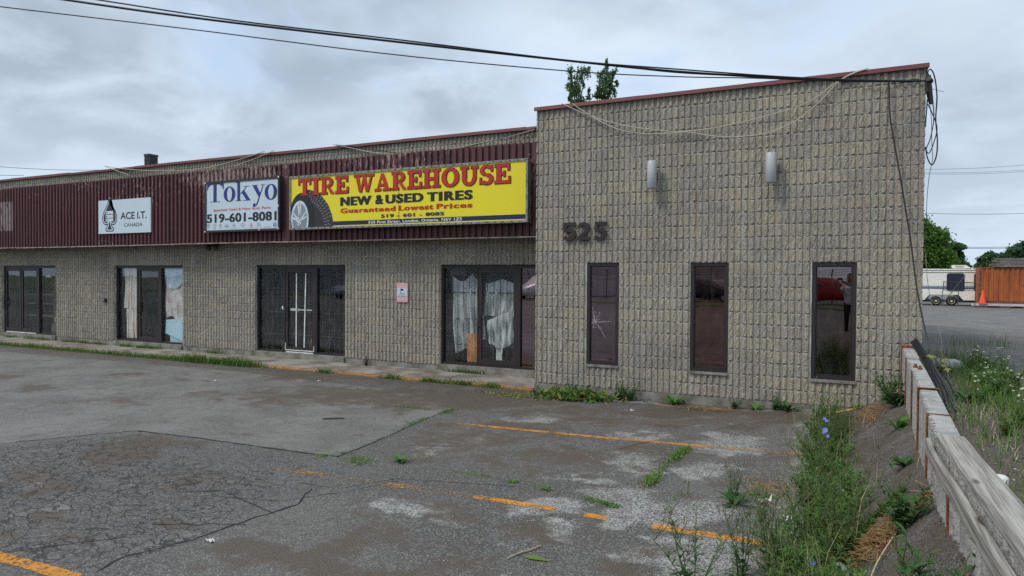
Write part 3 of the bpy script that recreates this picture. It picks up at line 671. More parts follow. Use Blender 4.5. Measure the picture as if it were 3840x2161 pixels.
# first shopfront: lettering on glass, green-lettered bag, clutter
mb = MB(); put_text(mb, 'open', -17.55, -17.28, 1.83, 1.90, 1.398); single('window_lettering', mb, M['white'], 'small white OPEN lettering on the far left pane', 'lettering')
for k, (x, z) in enumerate(((-17.45, .62), (-17.25, .60))): pass
gb = thing('bag', 'green and white bag on the floor behind the far left pane', 'bag', (-17.3, 1.75, .3))
mb = MB(); mb.lathe([(.14, 0), (.20, .05), (.21, .18), (.14, .26)], (-17.3, 1.75, .35), 12); obj('bag_body', mb, pm('green plastic', (.05, .34, .12), .5, (.3, .5, .35), 9, .8), gb, smooth=True)
mb = MB(); mb.lathe([(.10, 0), (.13, .06), (.05, .16)], (-17.22, 1.75, .62), 10); obj('bag_top', mb, M['whitep'], gb, smooth=True)
mb = MB(); mb.box(-17.6, -17.0, 1.6, 2.0, .02, .349); single('crate', mb, M['khaki'], 'low dark crate carrying the green bag', 'crate')
sh_ = thing('shelf_rack', 'metal shelf rack seen through the far left double doors', 'shelf', (-18.4, 2.2, .02))
for z in (.55, .95, 1.25):
    mb = MB(); mb.box(-19.6, -17.9, 1.85, 2.5, z, z+.025); obj('shelf', mb, M['alu'], sh_)
for x in (-19.6, -17.93):
    mb = MB(); mb.box(x, x+.03, 1.85, 1.88, .02, 1.8); obj('upright', mb, M['alu'], sh_)
drape('tarp', 'dark green tarp hanging behind the far left pane', pm('dark green tarp', (.03, .055, .03), .8), -17.75, -16.95, .5, 2.1, 1.9, 3, .03, 'tarp', 21)
mb = MB(); mb.box(-19.62, -17.98, 1.335, 1.348, .03, .055); single('door_sill_strip', mb, M['whitep'], 'white strip along the foot of the far left double doors', 'strip')
# bell box, notice, security light, bottle and scraps
t_ = thing('bell_box', 'small black bell box on the wall left of the curtained shop', 'bell', (-14.395, 1.27, 1.11))
mb = MB(); mb.bbox(-14.45, -14.34, 1.225, 1.272, 1.115, 1.24); obj('case', mb, M['ink'], t_); mb = MB(); mb.box(-14.41, -14.385, 1.218, 1.226, 1.18, 1.215); obj('button', mb, M['whitep'], t_)
t_ = thing('notice_sign', 'faded pink and white no trespassing sign with a camera picture', 'sign', (-3.84, 1.262, 1.36))
mb = MB(); x0, x1, z0, z1 = -3.99, -3.69, 1.358, 1.797; b = .018
mb.prism([(x0+b, z0), (x1-b, z0), (x1, z0+b), (x1, z1-b), (x1-b, z1), (x0+b, z1), (x0, z1-b), (x0, z0+b)], 1.256, 1.266); obj('plate', mb, M['pink'], t_)
mb = MB(); mb.box(x0+.018, x1-.018, 1.2535, 1.2555, z0+.115, z1-.12); obj('white_field', mb, M['signw'], t_)
for a_ in (('no', -3.875, -3.805, 1.735, 1.775, 1.2525), ('tres', -3.965, -3.715, 1.695, 1.722, 1.2525), ('t4', -3.96, -3.72, 1.43, 1.45, 1.2525), ('t5', -3.95, -3.73, 1.395, 1.415, 1.2525)): mb = MB(); put_text(mb, *a_); obj('lettering', mb, M['white'], t_)
mb = MB(); put_text(mb, 't1', -3.92, -3.76, 1.545, 1.56, 1.252); put_text(mb, 't2', -3.93, -3.75, 1.515, 1.53, 1.252); put_text(mb, 't3', -3.965, -3.715, 1.482, 1.50, 1.252)
mb.add([(-3.885, 1.252, 1.665), (-3.80, 1.252, 1.652), (-3.815, 1.252, 1.615), (-3.885, 1.252, 1.625)], [(0, 1, 2, 3)]); mb.add([(-3.875, 1.2515, 1.62), (-3.86, 1.2515, 1.62), (-3.875, 1.2515, 1.575), (-3.89, 1.2515, 1.57)], [(0, 1, 2, 3)]); obj('camera_picture', mb, M['navy'], t_)
t_ = thing('flood_light', 'dark twin-head flood light under the red fascia', 'lamp', (-9.76, 1.16, 2.64))
mb = MB(); mb.box(-9.82, -9.70, 1.15, 1.26, 2.69, 2.745); obj('base_plate', mb, M['bar'], t_)
for dx in (-.13, .13):
    mb = MB(); mb.lathe([(.03, 0), (.075, .1), (.08, .14)], (-9.76+dx, 1.0, 2.66), 12, 'y'); obj('lamp_head', mb, M['bar'], t_, smooth=True)
t_ = thing('bottle', 'small brown glass bottle on the sidewalk below the notice sign', 'bottle', (-4.92, 1.12, -.118)); bp_ = P_Y(921, 915, 1.12)
bx = float(bp_[0]); t_.location.x = bx
mb = MB(); mb.lathe([(.03, 0), (.034, .01), (.034, .10), (.014, .145), (.014, .19)], (bx, 1.12, -.118), 12); obj('bottle_body', mb, pm('brown glass', (.035, .012, .008), .15), t_, smooth=True)
mb = MB(); mb.lathe([(.016, 0), (.016, .02)], (bx, 1.12, .072), 10); obj('cap', mb, M['ink'], t_)
for x, y, c_, lab, nm, cat in ((540, 884, (.55, .48, .25), 'small yellow foam block lying on the sidewalk', 'foam_block', 'block'), (575, 889, (.04, .30, .24), 'small crushed teal cup on the sidewalk', 'crushed_cup', 'cup')):
    p = P_Z(x, y, -.118); mb = MB()
    if cat == 'block': mb.bbox(p[0]-.07, p[0]+.07, p[1]-.05, p[1]+.05, -.118, -.02, .012)
    else: mb.lathe([(.035, 0), (.05, .03), (.04, .06), (.055, .085)], (p[0], p[1], -.118), 9)
    single(nm, mb, pm(nm, c_, .7), lab, cat)
mp = P_Z(470, 872, -.118)
mb = MB(); mb.prismz([(mp[0]-.55, mp[1]-.22), (mp[0]+.45, mp[1]-.28), (mp[0]+.6, mp[1]+.2), (mp[0]-.5, mp[1]+.25)], -.116, -.098); single('door_mat', mb, pm('black mat', (.02, .02, .02), .9, bump=.5), 'flat black rubber mat before the curtained shop door', 'mat')

# ================================================================ signs
def sframe(mb, x0, x1, z0, z1, y0, y1, t):
    mb.box(x0, x1, y0, y1, z1-t, z1); mb.box(x0, x1, y0, y1, z0, z0+t); mb.box(x0, x0+t, y0, y1, z0+t, z1-t); mb.box(x1-t, x1, y0, y1, z0+t, z1-t)
ys = thing('shop_sign', 'long yellow tire shop sign with red lettering and a tire picture', 'sign', (-3.62, .85, 3.03))
mb = MB(); sframe(mb, -6.69, -.545, 3.03, 4.275, .742, .925, .045); obj('sign_frame', mb, M['alu'], ys)
mb = MB(); mb.box(-6.645, -.59, .762, .92, 3.075, 4.23); obj('sign_face', mb, M['yellow'], ys)
mb = MB()
for k in range(34):
    x = -6.6+k*.182; mb.box(x, x+.035, .7385, .7418, 4.243, 4.259)
    mb.box(x+.05, x+.085, .7385, .7418, 3.044, 3.058)
tag(obj('frame_slots', mb, M['ink'], ys), kind='stuff')
YF = .7605
mb = MB(); mb.box(-5.40, -.595, YF-.001, YF+.001, 3.098, 3.19); obj('navy_band', mb, M['navy'], ys)
mb = MB(); put_text(mb, 'addr', -4.40, -2.03, 3.103, 3.172, YF-.002); obj('lettering', mb, M['white'], ys)
for wd_, xa, xb in (('TIRE', -6.41, -4.95), ('WAREHOUSE', -4.78, -.925)):
    mb = MB(); put_serif(mb, wd_, xa, xb, 3.815, 4.190, YF-.006, .035); obj('lettering_outline', mb, M['redo'], ys)
    mb = MB(); put_serif(mb, wd_, xa, xb, 3.815, 4.190, YF-.013, 0); obj('lettering', mb, M['red'], ys)
for a_ in (('new', -5.17, -4.325, 3.53, 3.725, YF-.003, 0, 0., .016), ('amp', -4.205, -4.0, 3.525, 3.73, YF-.003, 0, 0., .012), ('used', -3.93, -2.975, 3.53, 3.725, YF-.003, 0, 0., .016), ('tires', -2.86, -1.79, 3.53, 3.725, YF-.003, 0, 0., .016)): mb = MB(); put_text(mb, *a_); obj('lettering', mb, M['ink'], ys)
for a_ in (('guar', -5.17, -3.68, 3.365, 3.475, YF-.003, 0, 0., .010), ('low', -3.58, -2.72, 3.365, 3.475, YF-.003, 0, 0., .010), ('pri', -2.63, -1.79, 3.365, 3.475, YF-.003, 0, 0., .010)): mb = MB(); put_text(mb, *a_); obj('lettering', mb, M['red'], ys)
mb = MB(); put_text(mb, 'ph', -4.055, -2.455, 3.228, 3.305, YF-.003, 0, 0., .007); obj('lettering', mb, M['navy'], ys)
mb = MB(); mb.box(-3.592, -3.586, YF-.016, YF-.014, 3.075, 4.23); obj('face_joint', mb, M['ink'], ys)
# printed tire: tread, sidewall, rim and spokes, cut by the sign's edge
def clipx(poly):
    out = []
    for i in range(len(poly)):
        a, b = poly[i], poly[(i+1) % len(poly)]
        for (p, q) in [(a, b)]:
            if p[0] >= -6.642 and p[1] >= 3.078: out.append(p)
    return [(max(x, -6.642), max(z, 3.078)) for x, z in poly]
tc_ = (-6.32, 3.28)
mb = MB(); el = lambda cx, cz, rx, rz, n=48: [(cx+rx*math.cos(6.2832*k/n), cz+rz*math.sin(6.2832*k/n)) for k in range(n)]
def disc(mb, pts, y): mb.add([(x, y, z) for x, z in clipx(pts)], [tuple(range(len(pts)))])
tread = [(-6.30, 3.93), (-6.10, 3.945), (-5.90, 3.89), (-5.70, 3.76), (-5.53, 3.57), (-5.43, 3.36), (-5.395, 3.2), (-5.39, 3.078), (-6.0, 3.078), (-6.0, 3.5)]
disc(mb, tread, YF-.002); obj('tire_tread', mb, pm('tread print', (.022, .022, .024), .6), ys)
mb = MB()
for k in range(15):
    a = math.radians(75-k*5.6)
    for r0, r1 in ((.66, .74), (.76, .83), (.85, .92)):
        q = [(tc_[0]+.02+r0*math.cos(a)*1.0, tc_[1]-.24+r0*math.sin(a)), (tc_[0]+.02+r1*math.cos(a-.03), tc_[1]-.24+r1*math.sin(a-.03))]
        if q[0][1] > 3.09 and q[1][0] < -5.42 and q[1][1] > 3.09: mb.bar((q[0][0], YF-.0035, q[0][1]), (q[1][0], YF-.0035, q[1][1]), .022, .001, up=(0, 1, 0))
tag(obj('tread_lines', mb, pm('tread highlight print', (.17, .17, .175), .6), ys), kind='stuff')
mb = MB(); disc(mb, el(*tc_, .38, .60), YF-.005); obj('sidewall', mb, pm('sidewall print', (.010, .010, .012), .5), ys)
mb = MB(); disc(mb, el(-6.37, 3.27, .26, .42), YF-.007); obj('rim_dark', mb, M['grey'], ys)
mb = MB()
for k in range(40):
    a0, a1 = 6.2832*k/40, 6.2832*(k+1)/40; q = clipx([(-6.37+.265*math.cos(a0), 3.27+.43*math.sin(a0)), (-6.37+.265*math.cos(a1), 3.27+.43*math.sin(a1)), (-6.37+.222*math.cos(a1), 3.27+.36*math.sin(a1)), (-6.37+.222*math.cos(a0), 3.27+.36*math.sin(a0))])
    mb.add([(x, YF-.009, z) for x, z in q], [(0, 1, 2, 3)])
for a in (20, 92, 164, 236, 308):
    for da in (-9, 9):
        a_ = math.radians(a+da); q = [(-6.38, 3.22), (-6.37+.24*math.cos(a_), 3.27+.39*math.sin(a_))]
        if min(q[1][0], q[0][0]) > -6.63 and q[1][1] > 3.09: mb.bar((q[0][0], YF-.010, q[0][1]), (q[1][0], YF-.010, q[1][1]), .04, .001, up=(0, 1, 0))
disc(mb, el(-6.39, 3.22, .07, .10, 20), YF-.012); obj('rim', mb, M['silver'], ys)
mb = MB()
for a in range(0, 360, 72): disc(mb, el(-6.39+.045*math.cos(math.radians(a)), 3.22+.065*math.sin(math.radians(a)), .012, .018, 10), YF-.0135)
tag(obj('wheel_nuts', mb, M['ink'], ys), kind='stuff')

# Tokyo sign
tk = thing('shop_sign', 'white auto parts sign with large blue Tokyo lettering and a black frame', 'sign', (-8.38, .87, 3.04))
mb = MB(); sframe(mb, -9.63, -7.10, 3.035, 4.315, .79, .925, .05); obj('sign_frame', mb, M['blackf'], tk)
mb = MB(); mb.box(-9.58, -7.15, .808, .92, 3.085, 4.265); obj('sign_face', mb, M['signw'], tk)
YT = .806
mb = MB(); k_ = 0
def strokes(mb, L, y, m=0):
    for i, f in enumerate(L): p = f(0); mb.add([(x, y-.00015*i, z) for x, z in p], [tuple(range(len(p)))], m)
strokes(mb, [_re(-9.335, 3.805, -9.215, 4.245), _re(-9.555, 4.232, -8.965, 4.262), _re(-9.44, 3.79, -9.10, 3.806), _po((-9.555, 4.10), (-9.53, 4.10), (-9.50, 4.18), (-9.40, 4.232), (-9.555, 4.232)), _po((-8.965, 4.232), (-9.13, 4.232), (-9.03, 4.18), (-8.99, 4.10), (-8.965, 4.10))], YT)
strokes(mb, _arc(-8.767, 3.97, .203, .19, .115, .022, 0, 360, 30), YT)
strokes(mb, [_re(-8.50, 3.80, -8.40, 4.245), _re(-8.56, 4.232, -8.40, 4.258), _re(-8.56, 3.785, -8.34, 3.80), _po((-8.40, 3.955), (-8.36, 3.955), (-8.17, 4.13), (-8.20, 4.13)), _re(-8.29, 4.13, -8.08, 4.143), _po((-8.36, 4.0), (-8.265, 4.05), (-8.06, 3.80), (-8.19, 3.80)), _re(-8.29, 3.785, -8.055, 3.80)], YT)
strokes(mb, [_re(-8.01, 4.135, -7.80, 4.15), _re(-7.72, 4.135, -7.565, 4.15), _po((-7.98, 4.135), (-7.85, 4.135), (-7.71, 3.92), (-7.77, 3.83)), _po((-7.65, 4.135), (-7.62, 4.135), (-7.82, 3.67), (-7.87, 3.64), (-7.875, 3.66)), *_arc(-7.925, 3.665, .05, .047, .049, .046, 0, 360, 16)], YT)
strokes(mb, _arc(-7.384, 3.96, .203, .19, .115, .022, 0, 360, 30), YT)
obj('lettering', mb, M['blue'], tk)
mb = MB(); put_text(mb, 'jap', -9.335, -7.395, 3.535, 3.625, YT); obj('lettering', mb, M['redp'], tk)
mb = MB(); put_text(mb, 'num', -9.565, -7.205, 3.27, 3.50, YT, 0, 0., .006); obj('lettering', mb, M['ink'], tk)
def ring(mb, cx, cz, rx, rz, t, y, n=20): strokes_ = _arc(cx, cz, rx, rz, t, t, 0, 360, n); [mb.add([(x, y, z) for x, z in f(0)], [(0, 1, 2, 3)]) for f in strokes_]
mb = MB()
ring(mb, -9.512, 3.20, .062, .045, .007, YT); ring(mb, -9.512, 3.21, .03, .033, .006, YT-.0006); ring(mb, -9.512, 3.215, .045, .016, .006, YT-.001); put_text(mb, 'toy', -9.56, -9.46, 3.122, 3.135, YT)
ring(mb, -9.288, 3.20, .058, .048, .007, YT); mb.bar((-9.34, YT-.001, 3.215), (-9.288, YT-.001, 3.19), .008, .001, up=(0, 1, 0)); mb.bar((-9.236, YT-.0014, 3.215), (-9.288, YT-.0014, 3.19), .008, .001, up=(0, 1, 0)); mb.box(-9.33, -9.25, YT-.001, YT, 3.125, 3.138)
ring(mb, -9.081, 3.20, .052, .05, .007, YT); mb.bar((-9.10, YT-.001, 3.17), (-9.081, YT-.001, 3.24), .008, .001, up=(0, 1, 0)); mb.bar((-9.062, YT-.0014, 3.17), (-9.081, YT-.0014, 3.24), .008, .001, up=(0, 1, 0)); put_text(mb, 'acu', -9.13, -9.03, 3.122, 3.137, YT)
ring(mb, -8.862, 3.18, .060, .052, .008, YT); mb.box(-8.935, -8.79, YT-.002, YT-.001, 3.168, 3.190)
for a in ((-8.655, -8.64), (-8.596, -8.581)): mb.box(a[0], a[1], YT-.001, YT, 3.165, 3.225)
mb.box(-8.64, -8.596, YT-.0012, YT-.0002, 3.19, 3.20); put_text(mb, 'honda', -8.72, -8.515, 3.118, 3.138, YT)
ring(mb, -8.312, 3.195, .075, .036, .009, YT); mb.bar((-8.34, YT-.001, 3.165), (-8.312, YT-.001, 3.20), .009, .001, up=(0, 1, 0)); mb.bar((-8.284, YT-.0014, 3.165), (-8.312, YT-.0014, 3.20), .009, .001, up=(0, 1, 0)); put_text(mb, 'inf', -8.44, -8.18, 3.118, 3.136, YT)
ring(mb, -7.777, 3.195, .066, .045, .008, YT); mb.bar((-7.79, YT-.001, 3.225), (-7.80, YT-.001, 3.175), .009, .001, up=(0, 1, 0)); mb.bar((-7.80, YT-.0014, 3.177), (-7.73, YT-.0014, 3.177), .009, .001, up=(0, 1, 0)); put_text(mb, 'lex', -7.89, -7.67, 3.115, 3.135, YT)
put_text(mb, 'sub', -7.61, -7.38, 3.113, 3.133, YT); obj('car_emblems', mb, M['grey'], tk)
mb = MB()
for a in (90, 210, 330):
    d = Vector((math.cos(math.radians(a)), math.sin(math.radians(a)))); n_ = Vector((-d.y, d.x)); c_ = Vector((-8.03, 3.183))
    q = [c_, c_+d*.027+n_*.018, c_+d*.055, c_+d*.027-n_*.018]; mb.add([(p.x, YT, p.y) for p in q], [(0, 1, 2, 3)])
mb.box(-8.09, -7.97, YT-.001, YT, 3.120, 3.130); obj('car_emblems', mb, M['redp'], tk)
mb = MB(); disc(mb, [(x, z) for x, z in el(-7.497, 3.195, .075, .042, 24)], YT-.0002); ring(mb, -7.255, 3.17, .062, .062, .009, YT)
for p, q in (((-7.30, 3.205), (-7.275, 3.13)), ((-7.275, 3.13), (-7.255, 3.18)), ((-7.255, 3.18), (-7.235, 3.13)), ((-7.235, 3.13), (-7.21, 3.205)), ((-7.28, 3.21), (-7.255, 3.172)), ((-7.23, 3.21), (-7.255, 3.172))):
    k_ += 1; mb.bar((p[0], YT-.001-.0002*k_, p[1]), (q[0], YT-.001-.0002*k_, q[1]), .009, .0005, up=(0, 1, 0))
obj('car_emblems', mb, M['lblue'], tk)
mb = MB()
for x, z in ((-9.61, 4.29), (-7.125, 4.30), (-9.615, 3.055), (-7.135, 3.08), (-7.13, 3.62), (-7.75, 3.065)): mb.box(x-.018, x+.018, .785, .7899, z-.018, z+.018)
obj('frame_tape', mb, M['whitep'], tk)

# ACE sign
ac = thing('shop_sign', 'small white ACE I.T. sign with a black spade emblem', 'sign', (-13.0, .92, 3.09))
mb = MB(); mb.bbox(-14.12, -11.89, .898, .925, 3.10, 4.04, .004); obj('sign_board', mb, M['signw'], ac)
YA = .8965
def spade(s, dy=0.):
    pts = []
    top = [(0, .82), (.06, .70), (.16, .53), (.26, .40), (.315, .27), (.30, .13), (.20, .045), (.11, .05), (.075, .07)]
    st = [(.10, .0), (.17, -.06), (.17, -.12), (.12, -.135)]
    h = top+st; pts = h+[(-x, z) for x, z in reversed(h)]
    c = (0, .34); return [(-13.618+(x*s), 3.32+c[1]*1+(z-c[1])*s-.015) for x, z in pts]
_sp = list(reversed(spade(1.0)))
for nm_, e_, dy_, mt_ in (('emblem', .012, 0, 'ink'), ('emblem_inline', -.018, .001, 'signw'), ('emblem', -.048, .002, 'ink')):
    mb = MB(); mb.add([(x, YA-dy_, z) for x, z in _po(*_sp)(e_)], [tuple(range(26))]); obj(nm_, mb, M[mt_], ac)
mb = MB()
for k in range(3):
    z = 3.44+k*.105; mb.box(-13.785, -13.455, YA-.004, YA-.003, z, z+.085)
obj('emblem_inline', mb, M['signw'], ac)
mb = MB()
for k in range(3): z = 3.475+k*.105; mb.box(-13.77, -13.70, YA-.0055, YA-.0045, z, z+.018)
obj('emblem', mb, M['ink'], ac)
for a_ in (('ace', -13.145, -12.05, 3.484, 3.68, YA-.001), ('can', -12.995, -12.225, 3.276, 3.376, YA-.001)): mb = MB(); put_text(mb, *a_); obj('lettering', mb, M['ink'], ac)

for o_, d_ in ((ys, (.095, -.13, -.019)), (tk, (.147, -.13, -.019)), (ac, (.198, -.13, -.018))): o_.location = o_.location+Vector(d_)
# ---------------------------------------------------------------- numerals and lamps on the tower
nb = thing('house_number', 'brown metal numerals 525 on the block wall', 'number', (.94, -.02, 2.6))
DIG = {'5': [_re(.10, .81, .74, 1), _re(.10, .46, .30, .81), *_arc(.385, .325, .385, .335, .215, .19, -152, 128, 16)],
       '2': [*_arc(.385, .69, .37, .315, .21, .19, -38, 172, 14), _po((.02, .185), (.36, .185), (.73, .54), (.56, .66)), _re(.02, 0, .76, .187)]}
for key, xa, xb in (('5', .525, .80), ('2', .825, 1.065), ('5', 1.115, 1.37)):
    mb = MB()
    for k, f in enumerate(DIG[key]): mb.prism([(xa+a*(xb-xa)/.77, 2.60+b*.32) for a, b in f(0)], -.048-.0002*k, -.012)
    obj('numeral', mb, M['number'], nb)
for (lx, lab) in ((2.185, 'grey cylinder wall lamp between the first and second windows'), (4.05, 'grey cylinder wall lamp between the second and third windows')):
    t_ = thing('wall_lamp', lab, 'lamp', (lx, -.03, 3.43), group='cylinder lamps on the tower')
    mb = MB(); mb.lathe([(.074, .0), (.078, .004), (.078, .455), (.072, .462)], (lx-.0, -.155, 3.433), 24); obj('lamp_shade', mb, M['lampm'], t_, smooth=False)
    for p in t_.children[0].data.polygons: p.use_smooth = len(p.vertices) == 4
    mb = MB(); mb.box(lx-.055, lx+.055, -.085, -.008, 3.60, 3.72); obj('bracket', mb, M['number'], t_)
# ================================================================ ground
def qmesh(name, V, Fc, mats, parent=None, smooth=False):
    me = bpy.data.meshes.new(name); V = np.asarray(V, dtype=np.float32); Fc = np.asarray(Fc, dtype=np.int32); k = Fc.shape[1]
    if parent is not None: V = V-np.array(worg(parent), dtype=np.float32)
    me.vertices.add(len(V)); me.vertices.foreach_set('co', V.ravel()); me.loops.add(Fc.size); me.loops.foreach_set('vertex_index', Fc.ravel())
    me.polygons.add(len(Fc)); me.polygons.foreach_set('loop_start', np.arange(0, Fc.size, k, dtype=np.int32)); me.polygons.foreach_set('loop_total', np.full(len(Fc), k, dtype=np.int32))
    me.update(calc_edges=True); me.validate()
    if smooth: me.polygons.foreach_set('use_smooth', [True]*len(Fc))
    for m_ in (mats if isinstance(mats, (list, tuple)) else [mats]): me.materials.append(m_)
    o = bpy.data.objects.new(name, me); col.objects.link(o)
    if parent is not None: o.parent = parent
    return o
def rebase(o):
    me = o.data; n = len(me.vertices); a = np.empty(n*3, dtype=np.float32); me.vertices.foreach_get('co', a); a = a.reshape(-1, 3)
    c = np.array([(a[:, 0].min()+a[:, 0].max())/2, (a[:, 1].min()+a[:, 1].max())/2, a[:, 2].min()]); me.vertices.foreach_set('co', (a-c).astype(np.float32).ravel()); me.update(); o.location = [float(q) for q in c]; return o
def sst(a, b, x): t = np.clip((x-a)/(b-a), 0, 1); return t*t*(3-2*t)
def wall_x(y): return np.interp(np.asarray(y, dtype=float), [-30, -12, -8.4, -6.4, -5.47, -4.08, -2.77, -1.7, .2], [5.70, 5.66, 5.635, 5.60, 5.643, 5.706, 5.765, 5.80, 5.872])
def berm_z(y): return np.interp(y, [-14, -9, -7.2, -5.5, -4, 0, .3], [.55, .58, .55, .47, .37, .30, .29])
def lot_z0(x, y):
    x = np.asarray(x, float); y = np.asarray(y, float)
    z = -.15+.085*sst(3.0, 5.0, x)*sst(-2.5, -.1, y)
    z = z-.012*sst(-1.2, 0, y)*sst(1, -1, x)
    return z+.40*sst(-8.8, -11.4, y)
def lot_z(x, y):
    x = np.asarray(x, float); y = np.asarray(y, float); z = lot_z0(x, y); t = np.clip((x-5.03)/(wall_x(y)-5.03), 0, 1)
    return z+(berm_z(y)-z)*t**1.25*sst(-17, -13, y)
def proj_d(V):
    d = V-CAMP; zc = d@FW; zc = np.where(zc > .2, zc, np.nan)
    return np.nan_to_num((1920+FPX*(d@RT)/zc)/KD, nan=-9999), np.nan_to_num((1080.5-FPX*(d@UP)/zc)/KD, nan=9999)
def ell(x, y, cx, cy, rx, ry, soft=.6, ang=0.):
    c, s = math.cos(ang), math.sin(ang); u = ((x-cx)*c+(y-cy)*s)/rx; v = (-(x-cx)*s+(y-cy)*c)/ry
    return sst(1+soft, 1-soft, np.sqrt(u*u+v*v))
def inpoly(x, y, P):
    r_ = np.zeros(x.shape, bool); n = len(P)
    for i in range(n):
        (x0, y0), (x1, y1) = P[i], P[(i+1) % n]
        c = ((y0 > y) != (y1 > y)) & (x < (x1-x0)*(y-y0)/(y1-y0+1e-12)+x0); r_ ^= c
    return r_.astype(float)
# asphalt: masks painted per vertex (worn gravel, brown dirt, newer surface, alligator cracking); all speckle and edges in the shader
m, nt = newmat('asphalt'); g = nd(nt, 'ShaderNodeNewGeometry'); pos = g.outputs['Position']
at_ = nd(nt, 'ShaderNodeAttribute', attribute_name='wear'); sc_ = nd(nt, 'ShaderNodeSeparateColor', {0: at_.outputs['Color']}); mR, mG, mB, mA = sc_.outputs[0], sc_.outputs[1], sc_.outputs[2], at_.outputs['Alpha']
vo = nd(nt, 'ShaderNodeTexVoronoi', {'Vector': pos, 'Scale': 88.}); vcol = nd(nt, 'ShaderNodeSeparateColor', {0: vo.outputs['Color']}).outputs[0]
fine = noise(nt, pos, 120, 1, .7); med = noise(nt, pos, 1.3, 4, .6); big = noise(nt, pos, .28, 3, .6)
base = mix(nt, ramp(nt, big, .35, .65), (.066, .059, .053), (.100, .090, .080))
newer = mix(nt, ramp(nt, noise(nt, pos, .9, 5, .72), .36, .64), (.160, .148, .134), (.100, .092, .082))
base = mix(nt, ramp(nt, mth(nt, 'ADD', mB, mth(nt, 'MULTIPLY', mth(nt, 'SUBTRACT', noise(nt, pos, 2.0, 4, .7), .5), .9)), .25, .75), base, newer)
base = mix(nt, mth(nt, 'MULTIPLY', ramp(nt, vcol, .50, .97), .6), base, (.27, .26, .24))
base = mix(nt, mth(nt, 'MULTIPLY', ramp(nt, fine, .48, .36), .6), base, (.022, .022, .023))
edge = noise(nt, vscale(nt, pos, (1, 1.5, 1)), 2.6, 5, .72, .6)
gm = ramp(nt, mth(nt, 'ADD', mR, mth(nt, 'MULTIPLY', mth(nt, 'SUBTRACT', edge, .5), 2.0)), .30, .75)
gcol = mix(nt, ramp(nt, vcol, .15, .85), (.13, .125, .115), (.42, .41, .38))
gcol = mix(nt, mth(nt, 'MULTIPLY', ramp(nt, fine, .46, .36), .8), gcol, (.05, .048, .044))
base = mix(nt, mth(nt, 'MULTIPLY', gm, .85), base, gcol)
bm_ = ramp(nt, mth(nt, 'ADD', mG, mth(nt, 'MULTIPLY', mth(nt, 'SUBTRACT', noise(nt, vscale(nt, pos, (1, 1, 1), (7, 3, 1)), 2.4, 4, .7), .5), 2.2)), .30, .80)
base = mix(nt, mth(nt, 'MULTIPLY', bm_, .85), base, mix(nt, ramp(nt, fine, .4, .62), (.036, .026, .018), (.130, .098, .070)))
wp = nd(nt, 'ShaderNodeVectorMath', {0: vscale(nt, pos, (1., 1.35, 1.)), 1: nd(nt, 'ShaderNodeTexNoise', {'Vector': pos, 'Scale': 2.5, 'Detail': 3.}).outputs[1]}, operation='ADD').outputs[0]
ce = nd(nt, 'ShaderNodeTexVoronoi', {'Vector': wp, 'Scale': 4.6}, feature='DISTANCE_TO_EDGE').outputs[0]
cf = nd(nt, 'ShaderNodeSeparateColor', {0: nd(nt, 'ShaderNodeTexVoronoi', {'Vector': wp, 'Scale': 4.6}).outputs['Color']}).outputs[1]
chip = mth(nt, 'MULTIPLY', mth(nt, 'MULTIPLY', ramp(nt, cf, .72, .78), ramp(nt, med, .50, .66)), ramp(nt, mA, .45, .8))
base = mix(nt, mth(nt, 'MULTIPLY', chip, .45), base, (.24, .235, .225))
ckm = mth(nt, 'MULTIPLY', ramp(nt, ce, .065, .02), ramp(nt, mth(nt, 'ADD', mA, mth(nt, 'MULTIPLY', mth(nt, 'SUBTRACT', med, .5), 1.4)), .3, .75))
base = mix(nt, mth(nt, 'MULTIPLY', ckm, .8), base, (.017, .016, .015))
hgt = mth(nt, 'ADD', mth(nt, 'MULTIPLY', noise(nt, pos, 55, 3, .7), .7), mth(nt, 'SUBTRACT', mth(nt, 'MULTIPLY', vo.outputs['Distance'], .5), mth(nt, 'MULTIPLY', ckm, 1.2)))
bp = nd(nt, 'ShaderNodeBump', {'Strength': .7, 'Distance': .01, 'Height': hgt}).outputs[0]
rg_ = mth(nt, 'ADD', .62, mth(nt, 'MULTIPLY', med, .3))
finish(nt, nd(nt, 'ShaderNodeBsdfPrincipled', {'Base Color': base, 'Roughness': rg_, 'Specular IOR Level': .35, 'Normal': bp}).outputs[0]); M['asphalt'] = m

mb = MB(); mb.add([(-900, -900, -.75), (900, -900, -.75), (900, 900, -.75), (-900, 900, -.75)], [(0, 1, 2, 3)])
tag(obj('ground', mb, pm('far grass', (.06, .085, .03), .95, (.09, .09, .045), .2, .8)), kind='structure')
def grid(xs, ys, fz, fx=None):
    Xg, Yg = np.meshgrid(xs, ys)
    if fx is not None: Xg = fx(Xg, Yg)
    V = np.stack([Xg, Yg, fz(Xg, Yg)], -1).reshape(-1, 3); nx = len(xs); ny = len(ys)
    i = np.arange((nx-1)*(ny-1)); a = i//(nx-1)*nx+i % (nx-1); return V, np.stack([a, a+1, a+nx+1, a+nx], 1)
def wear(o, RGBA):
    at = o.data.attributes.new('wear', 'FLOAT_COLOR', 'POINT'); at.data.foreach_set('color', np.clip(RGBA, 0, 1).astype(np.float32).ravel())
xs = np.concatenate([np.arange(-60, -26, 2.), np.arange(-26, -5, .22), np.arange(-5, 5.03, .065), 10+np.linspace(0, 1, 15)])
ys = np.concatenate([np.arange(-22, -10, .5), np.arange(-10, -.5, .07), np.linspace(-.5, .03, 9)])
def fx(Xg, Yg): return np.where(Xg >= 9.9, 5.03+(Xg-10)*(wall_x(Yg)+.02-5.03), Xg)
V, Fc = grid(xs, ys, lot_z, fx); px_, py_ = proj_d(V)
